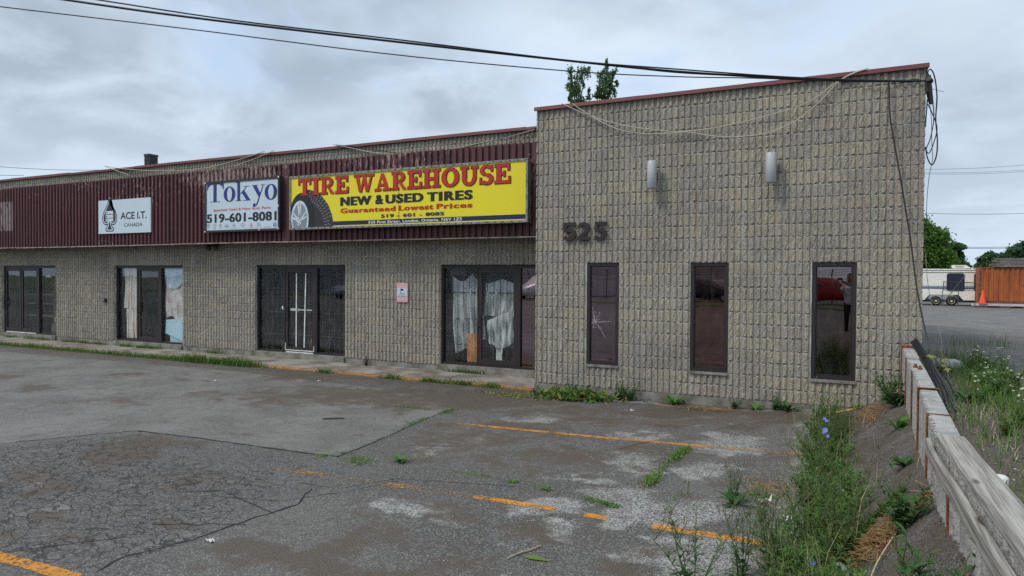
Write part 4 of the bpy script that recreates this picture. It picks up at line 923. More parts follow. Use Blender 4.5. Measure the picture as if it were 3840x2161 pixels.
def vnoise(x, y, f, seed):
    r_ = np.random.default_rng(seed).uniform(-1, 1, (512, 512)); u, v = x*f+200, y*f+200; i, j = np.floor(u).astype(int), np.floor(v).astype(int); a, b = u-i, v-j; a = a*a*(3-2*a); b = b*b*(3-2*b); i %= 511; j %= 511
    return (r_[i, j]*(1-a)+r_[i+1, j]*a)*(1-b)+(r_[i, j+1]*(1-a)+r_[i+1, j+1]*a)*b
wn = lambda s: vnoise(V[:, 0], V[:, 1], 1.1, s)+.6*vnoise(V[:, 0], V[:, 1], 2.6, s+1)+.4*vnoise(V[:, 0], V[:, 1], 6., s+2)
pxs, pys = px_.copy(), py_.copy(); dep = np.clip((py_-900)/400, .15, 1.6); px_ = px_+75*dep*wn(3); py_ = py_+26*dep*wn(9)
cr = lambda x, y: ((1500+x/1.84)/KD, (1400+y/1.84)/KD)
G = np.zeros(len(V))
for x0, y0, x1, y1, s in [(620, 295, 1200, 365, .8), (1330, 380, 1860, 455, .75), (1600, 405, 1860, 460, .9), (1900, 445, 2600, 535, .95), (1340, 535, 1840, 645, .95), (1890, 590, 2380, 700, 1.), (1000, 665, 1450, 760, .85), (1130, 770, 1900, 940, 1.), (1380, 900, 1790, 1090, 1.), (1600, 830, 2440, 1050, 1.), (740, 930, 1250, 1060, .8), (920, 1070, 1260, 1190, .8), (1680, 1140, 2460, 1480, 1.05), (-20, 910, 310, 1080, .7), (360, 415, 570, 470, .7), (120, 430, 400, 640, .5), (1820, 285, 2520, 380, .7), (560, 1380, 1000, 1500, .6), (300, 1080, 480, 1130, .5), (2000, 330, 2560, 380, .6), (700, 1180, 1000, 1290, .45), (1200, 650, 1500, 800, .6)]:
    a, b = cr(x0, y0), cr(x1, y1); G = np.maximum(G, s*ell(px_, py_, (a[0]+b[0])/2, (a[1]+b[1])/2, (b[0]-a[0])/2, (b[1]-a[1])/2, .75))
G = np.maximum(G, .75*np.exp(-((V[:, 1]+.22)/.13)**2)*sst(1.4, 2.1, V[:, 0]))
G = np.maximum(G, .65*np.exp(-((V[:, 0]-4.7)/.22)**2)*sst(-8, -6, V[:, 1]))
G = G*(V[:, 0] < 5.02)
B = np.zeros(len(V))
for cx, cy, rx, ry, s in [(300, 1135, 110, 42, .85), (340, 1100, 70, 14, .9), (440, 1108, 70, 12, .7), (720, 1385, 130, 25, .85), (880, 1425, 130, 40, .9), (620, 1405, 80, 25, .8), (500, 1440, 60, 20, .6), (980, 1000, 420, 34, .75), (1230, 1000, 230, 26, .9), (760, 950, 120, 15, .7), (1480, 1045, 400, 28, .6), (1850, 1045, 260, 40, .85), (1150, 1130, 150, 60, .55), (1320, 1175, 180, 40, .5), (1500, 1225, 120, 25, .5), (1900, 1180, 150, 60, .45), (95, 975, 60, 9, .8), (310, 940, 60, 8, .7), (30, 950, 60, 8, .7), (480, 955, 70, 6, .6), (150, 1300, 160, 60, .45), (420, 1330, 100, 40, .55), (1650, 1420, 120, 50, .6), (960, 1350, 110, 30, .6), (1250, 1090, 260, 30, .6), (1400, 1150, 160, 30, .65), (1620, 1140, 180, 26, .6), (1150, 1320, 120, 40, .6), (1350, 1360, 140, 30, .65), (1100, 1430, 200, 30, .6), (250, 1010, 200, 14, .5), (600, 1000, 200, 16, .5), (60, 1200, 130, 30, .6), (500, 1200, 120, 26, .55)]:
    B = np.maximum(B, s*ell(px_, py_, cx, cy, rx, ry, .5))
brm = sst(5.0, 5.12, V[:, 0]); B = np.maximum(B, brm*.62)
B = np.maximum(B, .30*sst(-1, 1.5, V[:, 0])); B = np.maximum(B, .26*(V[:, 0] < 0)); B = np.maximum(B, .6*sst(-1.6, -.2, V[:, 1])*sst(2.4, 1.2, V[:, 0])); B = np.maximum(B, .8*np.exp(-((V[:, 0]-4.98)/.14)**2))
px_, py_ = pxs, pys
Nw = inpoly(px_, py_, [(-600, 1190), (0, 1117), (345, 1084), (850, 1150), (1080, 1050), (1140, 1030), (1010, 985), (600, 935), (0, 885), (-600, 860)])
Al = inpoly(px_, py_, [(-400, 1150), (0, 1122), (345, 1092), (700, 1150), (880, 1190), (700, 1300), (560, 1340), (240, 1440), (0, 1400), (-300, 1380)])*.9
Al = Al*(.6+.4*ell(px_, py_, 260, 1190, 330, 90, .8))*(.85+.45*vnoise(V[:, 0], V[:, 1], .9, 31)); Al = np.maximum(Al, .35*ell(px_, py_, 620, 1280, 350, 120, .5))
lot = tag(qmesh('parking_lot', V, Fc, M['asphalt'], smooth=True), kind='structure'); wear(lot, np.stack([G, B, Nw*.9, Al], 1))
# rear part of the lot, road verge and lawn behind the camera (seen in the glass)
V, Fc = grid(np.arange(-90, 60, 3.), np.concatenate([np.arange(-70, -34, 4.), np.arange(-34, -21.9, 1.5), [-22.]]), lot_z0); V[:, 2] -= .004
tag(qmesh('rear_lot', V, Fc, M['asphalt']), kind='structure')
mb = MB()
V, Fc = grid(np.arange(-90, 60, 3.), np.linspace(-36, -30, 7), lambda x, y: lot_z0(x, y)+.03); tag(qmesh('lawn_strip', V, Fc, pm('lawn', (.05, .085, .025), .95, (.085, .10, .035), 1., .8)), kind='structure')

# neighbour's lot beyond the low wall
def nz(x, y): x = np.asarray(x, float); y = np.asarray(y, float); return .47-.34*sst(2, 42, y)-.02*sst(7, 14, x)+.03*np.sin(x*1.7+y*.9)*sst(9, 7, x)*.5
xs2 = np.concatenate([10+np.linspace(0, 1, 24), np.arange(8.4, 9.9, .1)*0+np.linspace(8.1, 11, 15), np.arange(11.5, 80, 2.)]); ys2 = np.concatenate([np.arange(-16, -8, .4), np.arange(-8, 6, .12), np.arange(6, 100, 1.2)])
t2 = np.linspace(0, 1, 26); xs2 = np.concatenate([100+t2, np.linspace(8.15, 11, 15), np.arange(11.6, 90, 2.)])
def fx2(Xg, Yg): lo = np.where(Yg < .02, wall_x(Yg)+.15, TX1-.06); return np.where(Xg >= 99, lo+(Xg-100)*(8.1-lo), Xg)
V, Fc = grid(xs2, ys2, nz, fx2)
n_l = tag(qmesh('neighbour_lot', V, Fc, M['asphalt'], smooth=True), kind='structure')
dirt = sst(7.35, 6.9, V[:, 0])*sst(6.5, 3.5, V[:, 1]); G2 = .3*ell(V[:, 0], V[:, 1], 7.8, 2.5, .8, 4, .6); A2 = .5*sst(6.5, 9, V[:, 1])
wear(n_l, np.stack([G2, np.maximum(dirt*.95, .25*sst(8, 14, V[:, 1])*0+.45*ell(V[:, 0], V[:, 1], 9, 9, 4, 5, .6)), .85*sst(8, 13, V[:, 1]), A2*.7], 1))
# painted stall lines
def line_strip(name, pts, wd, mt):
    vs = []; fs = []; P = [np.array(p) for p in pts]; d = (P[-1]-P[0]); d = d/np.linalg.norm(d); nrm = np.array([-d[1], d[0]]); n = 40
    for i in range(n+1):
        s = i/n*(len(P)-1); k = min(int(s), len(P)-2); p = P[k]+(P[k+1]-P[k])*(s-k); ww_ = wd/2*(1+random.uniform(-.1, .1))
        for sg in (-1, 1): q = p+nrm*ww_*sg; vs.append((q[0], q[1], float(lot_z0(q[0], q[1]))+.004))
    fs = [(2*i, 2*i+2, 2*i+3, 2*i+1) for i in range(n)]; mb = MB(); mb.add(vs, fs); return tag(obj(name, mb, mt), kind='structure')
P2 = lambda x, y: P_Z(x, y, -.15)[:2]
line_strip('stall_line', [P2(1150, 1066), P2(1500, 1100), P2(2032, 1145)], .10, M['orange'])
line_strip('stall_line', [P2(690, 1177), P2(850, 1202)], .11, M['orangeold']); line_strip('stall_line', [P2(860, 1203), P2(1180, 1248)], .11, M['orangeold'])
line_strip('stall_line', [P2(1190, 1250), P2(1395, 1282)], .11, M['orange']); line_strip('stall_line', [P2(1470, 1296), P2(1530, 1305)], .11, M['orange']); line_strip('stall_line', [P2(1640, 1324), P2(1950, 1372)], .12, M['orange'])
line_strip('stall_line', [P2(-120, 1369), P2(0, 1401), P2(190, 1455)], .11, M['orange'])
line_strip('stall_line', [P2(-300, 893), P2(70, 877)], .09, paint('worn white line', (.45, .44, .42), .5, .58))
# seams in the asphalt
def ribbon(mb, pts, w0, z=.0045, seg=.06, jit=.02):
    P = [np.array(q) for q in pts]; L = []
    for a, b in zip(P[:-1], P[1:]):
        n = max(2, int(np.linalg.norm(b-a)/seg)); L += [a+(b-a)*k/n for k in range(n)]
    L.append(P[-1]); vs = []
    for i, p in enumerate(L):
        d = L[min(i+1, len(L)-1)]-L[max(i-1, 0)]; d = d/np.linalg.norm(d); nn = np.array([-d[1], d[0]]); p = p+nn*random.gauss(0, jit*.4); ww_ = w0*random.uniform(.35, 1.2)
        vs += [(*(p-nn*ww_), float(lot_z(*(p-nn*ww_)))+z), (*(p+nn*ww_), float(lot_z(*(p+nn*ww_)))+z)]
    mb.add(vs, [(2*i, 2*i+2, 2*i+3, 2*i+1) for i in range(len(L)-1)])
mb = MB()
for pl_, w_ in [([(-200, 1140), (0, 1117), (180, 1099), (345, 1084)], .010), ([(345, 1084), (500, 1103), (650, 1124), (790, 1143), (850, 1150)], .018), ([(850, 1150), (960, 1105), (1080, 1050), (1140, 1030)], .012), ([(750, 1215), (850, 1230), (1000, 1205), (1300, 1225)], .004),
                ([(240, 1440), (300, 1405), (480, 1360), (620, 1310), (750, 1270), (780, 1230)], .010), ([(0, 1395), (160, 1370), (330, 1350)], .006), ([(380, 1320), (620, 1320)], .006), ([(1700, 1095), (1560, 1130)], .004), ([(550, 1250), (700, 1262), (860, 1240), (1000, 1210)], .005), ([(430, 1240), (560, 1235), (680, 1290)], .006)]:
    ribbon(mb, [P2(*q) for q in pl_], w_)
tag(obj('asphalt_seams', mb, pm('crack fill', (.014, .013, .012), .95)), kind='stuff')
# sidewalk of cast slabs with a painted edge
sw = tag(obj('sidewalk', MB().box(-25.2, -.03, .06, 1.24, -.45, -.16), M['sidewalk']), kind='structure'); X = -25.2
edges_x = [-25.2, -23.6, -22., -20.4, -18.9, -17.2, -15.6, -13.9, -12.4, -10.8, -9.2, -7.7, -6.2, -4.5, -2.1, -.03]
for a, b in zip(edges_x[:-1], edges_x[1:]):
    mb = MB(); t0, t1, t2_, t3 = [random.uniform(-.010, .008) for _ in range(4)]
    mb.bbox(a+.006, b-.006, .025, 1.247, -.17, -.118, .012); vs = []
    for x, y, z in mb.v:
        u, v = (x-a)/(b-a), (y-.025)/1.22
        if z > -.14: z += (t0*(1-u)+t1*u)*(1-v)+(t2_*(1-u)+t3*u)*v
        vs.append((x, y, z))
    mb.v = vs; s_ = obj('slab', mb, M['sidewalk'], sw)
    mb = MB(); n = 24
    if random.random() < .95:
        mb.add([q for k in range(n+1) for q in [(a+.01+(b-a-.02)*k/n, .035, -.112+max(t0, t1)), (a+.01+(b-a-.02)*k/n, .125+random.uniform(-.02, .02), -.112+max(t0, t1))]]+[q for k in range(n+1) for q in [(a+.01+(b-a-.02)*k/n, .0215, -.16), (a+.01+(b-a-.02)*k/n, .0215, -.128)]],
               [(2*k, 2*k+2, 2*k+3, 2*k+1) for k in range(n)]+[(2*k+50, 2*k+52, 2*k+53, 2*k+51) for k in range(n)])
        obj('kerb_paint', mb, M['kerbpaint'], sw)
mb = MB(); ribbon(mb, [(4.98, -.10), (5.12, -.10), (5.28, -.11)], .075, .012, .05, .02); tag(obj('painted_edge', mb, M['yellowpaint']), kind='structure')
# loose stones in the worn patches
def pebbles(name, n, sampler, smin, smax, mt, zf):
    P = sampler(n); n = len(P); s = rng.uniform(smin, smax, n)[:, None, None]
    base_ = np.array([(1, 0, 0), (0, 1, 0), (-1, 0, 0), (0, -1, 0), (0, 0, .8), (0, 0, -.4)], float)[None]*rng.uniform(.6, 1.25, (n, 6, 1))
    a = rng.uniform(0, 6.28, n); R_ = np.zeros((n, 3, 3)); R_[:, 0, 0] = np.cos(a); R_[:, 0, 1] = -np.sin(a); R_[:, 1, 0] = np.sin(a); R_[:, 1, 1] = np.cos(a); R_[:, 2, 2] = 1
    V = np.einsum('nij,nkj->nki', R_, base_)*s+np.concatenate([P, zf(P[:, 0], P[:, 1])[:, None]], 1)[:, None, :]
    f = np.array([(0, 1, 4), (1, 2, 4), (2, 3, 4), (3, 0, 4), (1, 0, 5), (2, 1, 5), (3, 2, 5), (0, 3, 5)])
    return tag(qmesh(name, V.reshape(-1, 3), (np.arange(n)[:, None, None]*6+f[None]).reshape(-1, 3), mt), kind='stuff')
def samp_gravel(n):
    Q = np.stack([rng.uniform(0, 5.0, n*6), rng.uniform(-7.6, -.15, n*6)], 1); g_ = np.zeros(len(Q)); x_, y_ = proj_d(np.column_stack([Q, np.full(len(Q), -.15)]))
    for x0, y0, x1, y1, s in [(1340, 535, 1840, 645, .7), (1890, 590, 2380, 700, 1.), (1130, 770, 1900, 940, .8), (1380, 900, 1790, 1090, .8), (1600, 830, 2440, 1050, 1.), (740, 930, 1250, 1060, .4), (1680, 1140, 2460, 1480, 1.1), (1900, 445, 2600, 535, .6)]:
        a, b = cr(x0, y0), cr(x1, y1); g_ = np.maximum(g_, s*ell(x_, y_, (a[0]+b[0])/2, (a[1]+b[1])/2, (b[0]-a[0])/2, (b[1]-a[1])/2, .5))
    g_ = np.maximum(g_, .55*np.exp(-((Q[:, 0]-4.75)/.25)**2)); g_ = np.maximum(g_, .02)
    return Q[rng.uniform(0, 1, len(Q)) < g_][:n]
pebbles('loose_gravel', 8000, samp_gravel, .004, .011, M['pebble'], lambda x, y: lot_z(x, y)+.002)
pebbles('loose_gravel', 1500, lambda n: np.stack([rng.uniform(6.15, 8.2, n), rng.uniform(-7, 5, n)], 1), .006, .02, M['pebble'], lambda x, y: nz(x, y)+.003)
pebbles('loose_gravel', 3200, lambda n: np.stack([rng.uniform(5.02, 5.62, n), rng.uniform(-8.2, -.2, n)], 1), .004, .011, pm('dark grit', (.10, .088, .075), .95, rnd=.9), lambda x, y: lot_z(x, y)+.002)
# ================================================================ low wall of concrete panels between rusty posts
lw = thing('low_wall', 'low concrete panel wall with rusty posts and a timber cap', 'wall', (5.75, -4.5, .3))
PY = [-.10, -1.45, -2.75, -4.08, -5.42, -6.85, -8.25, -9.65, -11.1, -12.6]
TH = .14
def topz(y): return .93+.035*sst(-2.0, 0., y)
for k in range(len(PY)-1):
    y1, y0 = PY[k]-.004, PY[k+1]+.004; mb = MB(); n = max(6, int((y1-y0)/.05)); vs = []; zt = float(topz((y0+y1)/2)); rows = 4
    prof = []
    for i in range(n*2+1):
        y = y0+(y1-y0)*i/(n*2); d = (.0 if i % 4 in (0, 1) else .022)+random.uniform(-.004, .004); prof.append((y, d))
    m_ = len(prof)
    for j in range(rows):
        z = -.05+(zt+.05)*j/(rows-1)
        for y, d in prof: vs.append((float(wall_x(y))+d+(random.uniform(-.003, .003)), y, z+(random.uniform(-.004, .003) if j == rows-1 else 0)))
    o_ = len(vs); xr = TH
    for y, d in prof: vs.append((float(wall_x(y))+xr, y, zt+random.uniform(-.004, .003)))
    for y, d in prof: vs.append((float(wall_x(y))+xr, y, -.05))
    fs = [(j*m_+i, (j+1)*m_+i, (j+1)*m_+i+1, j*m_+i+1) for j in range(rows-1) for i in range(m_-1)]
    fs += [((rows-1)*m_+i, o_+i, o_+i+1, (rows-1)*m_+i+1) for i in range(m_-1)]+[(o_+i, o_+m_+i, o_+m_+i+1, o_+i+1) for i in range(m_-1)]
    fs += [tuple([j*m_ for j in range(rows)]+[o_, o_+m_]), tuple([j*m_+m_-1 for j in range(rows-1, -1, -1)]+[o_+2*m_-1, o_+m_-1])]
    mb.add(vs, fs); obj('panel', mb, M['panelc'], lw)
for k, y in enumerate(PY):
    x = float(wall_x(y)); zt = float(topz(y))+(.012 if y > -6.2 else -.10); mb = MB(); tl = random.uniform(-.006, .006)
    if y > -.3: zt += .05
    mb.box(x-.012, x-.004, y-.024, y+.024, -.1, zt); mb.box(x-.004, x+TH+.012, y-.0035, y+.0035, -.1, zt-(.002 if k in (3, 4) else .04)); mb.box(x+TH+.012, x+TH+.02, y-.028, y+.028, -.1, zt-.05)
    if -5 < y < -3.5: mb.box(x-.010, x+TH+.02, y-.03, y+.006, zt, zt+.006)
    obj('post', mb, M['rust'], lw)
def plank(x0, x1, z0, z1, ya, yb, dx, seed, parent, name='timber'):
    rg = random.Random(seed); mb = MB(); n = 22; vs = []
    for i in range(n+1):
        y = ya+(yb-ya)*i/n; xx = float(wall_x(y))+dx; j = [rg.uniform(-.003, .003) for _ in range(8)]; b = .006
        for (x, z), q in zip([(x0+b, z0), (x1-b, z0), (x1, z0+b), (x1, z1-b), (x1-b, z1), (x0+b, z1), (x0, z1-b), (x0, z0+b)], j): vs.append((xx+x+q, y, z+q*.7))
    fs = [(i*8+k, i*8+(k+1) % 8, (i+1)*8+(k+1) % 8, (i+1)*8+k) for i in range(n) for k in range(8)]+[tuple(range(7, -1, -1)), tuple(range(n*8, n*8+8))]
    mb.add(vs, fs); return obj(name, mb, M['wood'], parent)
plank(-.006, .146, .934, .972, -6.36, -12.4, 0, 1, lw); plank(-.052, -.018, .80, .893, -6.12, -12.4, 0, 2, lw)
mb = MB()
for (a, b) in ((2388, 1009), (2397, 1018)): pass
for k, (x, y) in enumerate(((5.83, -2.35), (5.86, -2.52))):
    mb = MB(); mb.lathe([(.026, 0), (.026, .018), (.014, .02), (.014, .045)], (x, y, float(topz(y))+.001), 6); obj('bolt', mb, M['rust'], lw)
# cable bundle lying over the wall's end, with red ties
cbn = thing('cable_bundle', 'thick black cable bundle bent over the far end of the low wall', 'cables', (6.05, -.5, .45))
for k in range(7):
    dx, dy = random.uniform(-.03, .03), random.uniform(-.02, .02)
    mb = MB(); mb.tube(smooth_path([(6.0+dx, -.06+dy*.3, 1.06+dx), (6.02+dx, -.28+dy, 1.03+dx), (6.10+dx, -.8+dy, .86+dx*.6), (6.16+dx*2, -1.7+dy, .62+dx*.5), (6.12+dx*3, -2.6+dy, .49+abs(dx))], 6), .014, 6); obj('cable', mb, M['black'], cbn)
mb = MB()
for k in range(5): mb.tube(smooth_path([(5.93+.012*k, -.10, 1.0-.01*k), (5.90+.02*k, -.13, .93-.01*k), (5.96, -.12-.01*k, .86+.015*k), (6.0, -.14, .93)], 5), .006, 5)
obj('wire_ties', mb, pm('red wire', (.18, .012, .012), .5), cbn)

# ================================================================ cables on the building
def cable(name, label, pts, r_, mt, cat='cable', group=None, n=6, k=8):
    mb = MB(); mb.tube(smooth_path(pts, k), r_, n); return single(name, mb, mt, label, cat, group)
def along(pix, d0, d1):
    L = []; n = len(pix)
    x0 = pix[0][0]; x1 = pix[-1][0]
    for x, y in pix: t = (x-x0)/(x1-x0); L.append(P_D(x, y, 1/((1-t)/d0+t/d1)))
    return L
dC = float((np.array([6.14, -.10, 4.8])-CAMP)@FW)
cable('service_cable', 'thick black overhead service cable running to the tower corner', along([(2318, 204), (2200, 203), (1980, 197), (1700, 180), (1430, 153), (985, 104), (480, 44), (160, -1), (-140, -46)], dC, 9.5), .017, M['black'], n=8)
cable('service_cable', 'second black overhead cable wound beside the thick service cable', along([(2318, 202), (2200, 202), (1980, 194), (1700, 174), (1430, 152), (985, 98), (600, 53), (247, 0), (-60, -48)], dC, 9.4), .010, M['black'])
cable('service_cable', 'thin black overhead cable hanging lowest across the sky', along([(2300, 206), (2100, 204), (1900, 197), (1700, 193), (1430, 179), (985, 137), (480, 74), (0, 17), (-160, -4)], dC, 9.8), .008, M['black'])
cable('service_cable', 'slim black cable lashed under the service cable near the tower', along([(2310, 205), (2150, 206), (1990, 200), (1860, 192), (1700, 183), (1560, 168)], dC, 12.3), .008, M['black'])
cable('wall_cable', 'upper beige cable sagging across the top of the tower', [P_Y(x, y, -.055) for x, y in ((1413, 261), (1480, 290), (1560, 314), (1640, 326), (1720, 331), (1830, 316), (1960, 283), (2040, 254), (2100, 210), (2150, 182), (2185, 172))], .008, M['beige'])
cable('wall_cable', 'lower beige cable sagging deepest across the top of the tower', [P_Y(x, y, -.065) for x, y in ((1440, 261), (1480, 288), (1540, 320), (1600, 335), (1680, 336), (1730, 333), (1800, 343), (1850, 345), (1930, 335), (2000, 305), (2060, 258), (2110, 206), (2150, 184), (2180, 174))], .008, M['beige'])
for k, (px0, lab) in enumerate(((((262, 418), (330, 427), (430, 430), (520, 422), (600, 402), (665, 381)), 'beige cable looping below the coping left of the Tokyo sign'), (((265, 419), (300, 432), (325, 441)), 'short beige cable dropping from the coping to the red fascia'), (((690, 379), (640, 400), (590, 418)), 'beige cable slanting down behind the fascia above the Tokyo sign'), (((838, 364), (880, 372), (940, 384), (1010, 388), (1100, 381)), 'beige cable drooping over the fascia above the yellow sign'), (((1120, 378), (1200, 362), (1280, 344), (1345, 326)), 'pale cable rising to the tower above the yellow sign'), (((1150, 377), (1230, 356), (1300, 337), (1348, 322)), 'dark cable rising to the tower above the yellow sign'), (((845, 365), (900, 370), (1010, 386), (1080, 380)), 'dark cable drooping just under the beige one above the yellow sign'))):
    cable('wall_cable', lab, [P_Y(x, y, 1.21 if y < 385 and k not in (2,) else 1.2) for x, y in px0], .009, M['black'] if 'dark' in lab else M['beige'])
cable('drop_cable', 'black cable dropping from the tower top to the low wall', [P_Y(2236, 203, -.07), P_Y(2237, 240, -.075), P_Y(2240, 300, -.08), P_Y(2262, 430, -.1), P_Y(2290, 600, -.14), P_Y(2309, 740, -.25), (6.16, -.5, 1.02), (6.32, -1.0, .62), (6.35, -1.5, .48)], .011, M['black'])
# corner bracket with coiled loops
cl_ = thing('cable_anchor', 'black cable anchor and coiled loops on the tower corner', 'cable anchor', (6.16, -.06, 3.6))
mb = MB(); mb.box(6.10, 6.165, -.05, .03, 4.62, 4.86); mb.tube([(6.13, -.09, 4.80), (6.17, .0, 4.78)], .035, 8); mb.tube([(6.15, -.05, 4.74), (6.18, -.02, 4.45)], .028, 7); obj('bracket', mb, M['black'], cl_)
for pth, r_ in (([(2326, 205), (2338, 175), (2350, 190), (2357, 240), (2354, 300), (2358, 350), (2356, 390), (2345, 415), (2334, 400), (2328, 370)], .009), ([(2330, 200), (2345, 250), (2349, 300), (2340, 350), (2330, 375), (2338, 385), (2352, 350), (2357, 320), (2345, 285), (2334, 262)], .007), ([(2338, 255), (2343, 300), (2344, 360), (2346, 400), (2338, 440), (2332, 500), (2330, 570), (2328, 640)], .004), ([(2333, 250), (2330, 290), (2328, 320)], .008), ([(2330, 175), (2338, 200), (2332, 235), (2340, 262), (2330, 205)], .010), ([(2328, 205), (2300, 200), (2270, 206), (2240, 203)], .011), ([(2333, 222), (2350, 225), (2375, 232)], .003)):
    mb = MB(); mb.tube(smooth_path([P_Y(x, y, -.03 if y < 260 else -.01) for x, y in pth], 6), r_, 6); obj('cable_loop', mb, M['black'], cl_)
cable('ground_wire', 'thin grey wire hanging from the corner loops to the ground', [P_Y(2328, 640, .02), P_Y(2335, 720, .02), P_Y(2350, 790, -.02), P_Y(2368, 850, -.1), P_Y(2370, 890, -.1), (6.45, -.15, .48)], .004, M['greyc'])
# roof things
st_ = thing('roof_vent', 'square black metal flue standing on the shop roof', 'flue', (-18.9, 6., 4.86))
a, b = P_D(368, 405, 26), P_D(391, 388, 26); mb = MB(); mb.box(a[0]-.0, a[0]+.30, 5.85, 6.2, 4.86, b[2]-.10); obj('flue', mb, M['black'], st_)
mb = MB(); mb.box(a[0]-.01, a[0]+.31, 5.83, 6.22, b[2]-.095, b[2]-.02); mb.box(a[0]-.005, a[0]+.305, 5.84, 6.21, b[2]-.26, b[2]-.24); obj('flue_cap', mb, pm('dark galvanised', (.03, .03, .035), .5), st_)
# ================================================================ plants
def blades(P, zf, h0, h1, w0, lean, n_seg=2):
    """bent grass blades at points P: tapered strips"""
    n = len(P); h = rng.uniform(h0, h1, n); a = rng.uniform(0, 6.283, n); ln = rng.uniform(.15, lean, n)*h; wd = w0*rng.uniform(.6, 1.3, n)
    b = np.concatenate([P, zf(P[:, 0], P[:, 1])[:, None]-.005], 1); d = np.stack([np.cos(a), np.sin(a), 0*a], 1); s = np.stack([-np.sin(a), np.cos(a), 0*a], 1)*wd[:, None]
    up_ = np.stack([0*a, 0*a, h], 1); m1 = b+d*(ln*.3)[:, None]+up_*.55; tp = b+d*ln[:, None]+up_*(1-.25*lean*rng.uniform(0, 1, n))[:, None]
    V = np.stack([b-s, b+s, m1+s*.8, m1-s*.8, tp+s*.1, tp-s*.1], 1).reshape(-1, 3); o = np.arange(n)[:, None]*6
    return V, np.concatenate([o+np.array([[0, 1, 2, 3]]), o+np.array([[3, 2, 4, 5]])], 0)
def leafquads(C, size, up_bias=0., asp=.55, dirs=None):
    n = len(C); d = rng.normal(0, 1, (n, 3)) if dirs is None else dirs; d[:, 2] += up_bias; d /= np.linalg.norm(d, axis=1)[:, None]
    q = rng.normal(0, 1, (n, 3)); s = np.cross(d, q); s /= np.linalg.norm(s, axis=1)[:, None]; L = (size*rng.uniform(.6, 1.3, n))[:, None]
    V = np.stack([C-d*L*.5, C+s*L*asp*.5, C+d*L*.5, C-s*L*asp*.5], 1).reshape(-1, 3); return V, np.arange(n*4).reshape(-1, 4)
def merge(parts):
    Vs, Fs, o = [], [], 0
    for V, Fc in parts: Vs.append(V); Fs.append(Fc+o); o += len(V)
    return np.concatenate(Vs), np.concatenate(Fs)
def arc_leaf(L, wd, rise, droop, a, nseg=4, off=0., tooth=0.):
    d = np.array([math.cos(a), math.sin(a), 0]); s = np.array([-math.sin(a), math.cos(a), 0]); V = []
    for i in range(nseg+1):
        t = i/nseg; p = d*(off+L*t*math.cos(rise*.6))+np.array([0, 0, L*(math.sin(rise)*t-droop*t*t)]); w_ = wd*math.sin(math.pi*min(.97, .12+.85*t))**.8*(1+(tooth*(1 if i % 2 else -1)))
        V += [p-s*w_+np.array([0, 0, w_*.35]), p, p+s*w_+np.array([0, 0, w_*.35])]
    Fq = []
    for i in range(nseg): Fq += [(3*i, 3*i+3, 3*i+4, 3*i+1), (3*i+1, 3*i+4, 3*i+5, 3*i+2)]
    return np.array(V), np.array(Fq)
def rosette_geo(n, L, wd, rise=(.4, 1.1), droop=.35, tooth=0.):
    return merge([arc_leaf(L*random.uniform(.6, 1.15), wd*random.uniform(.7, 1.2), random.uniform(*rise), droop*random.uniform(.5, 1.3), random.uniform(0, 6.28), 6 if tooth else 4, .01, tooth) for _ in range(n)])
def to_mesh(name, V, Fc, mt):
    me = bpy.data.meshes.new(name); me.from_pydata([tuple(map(float, v)) for v in V], [], [tuple(map(int, f)) for f in Fc]); me.materials.append(mt); return me
def part(name, me, parent): o = bpy.data.objects.new(name, me); col.objects.link(o); o.parent = parent; return o
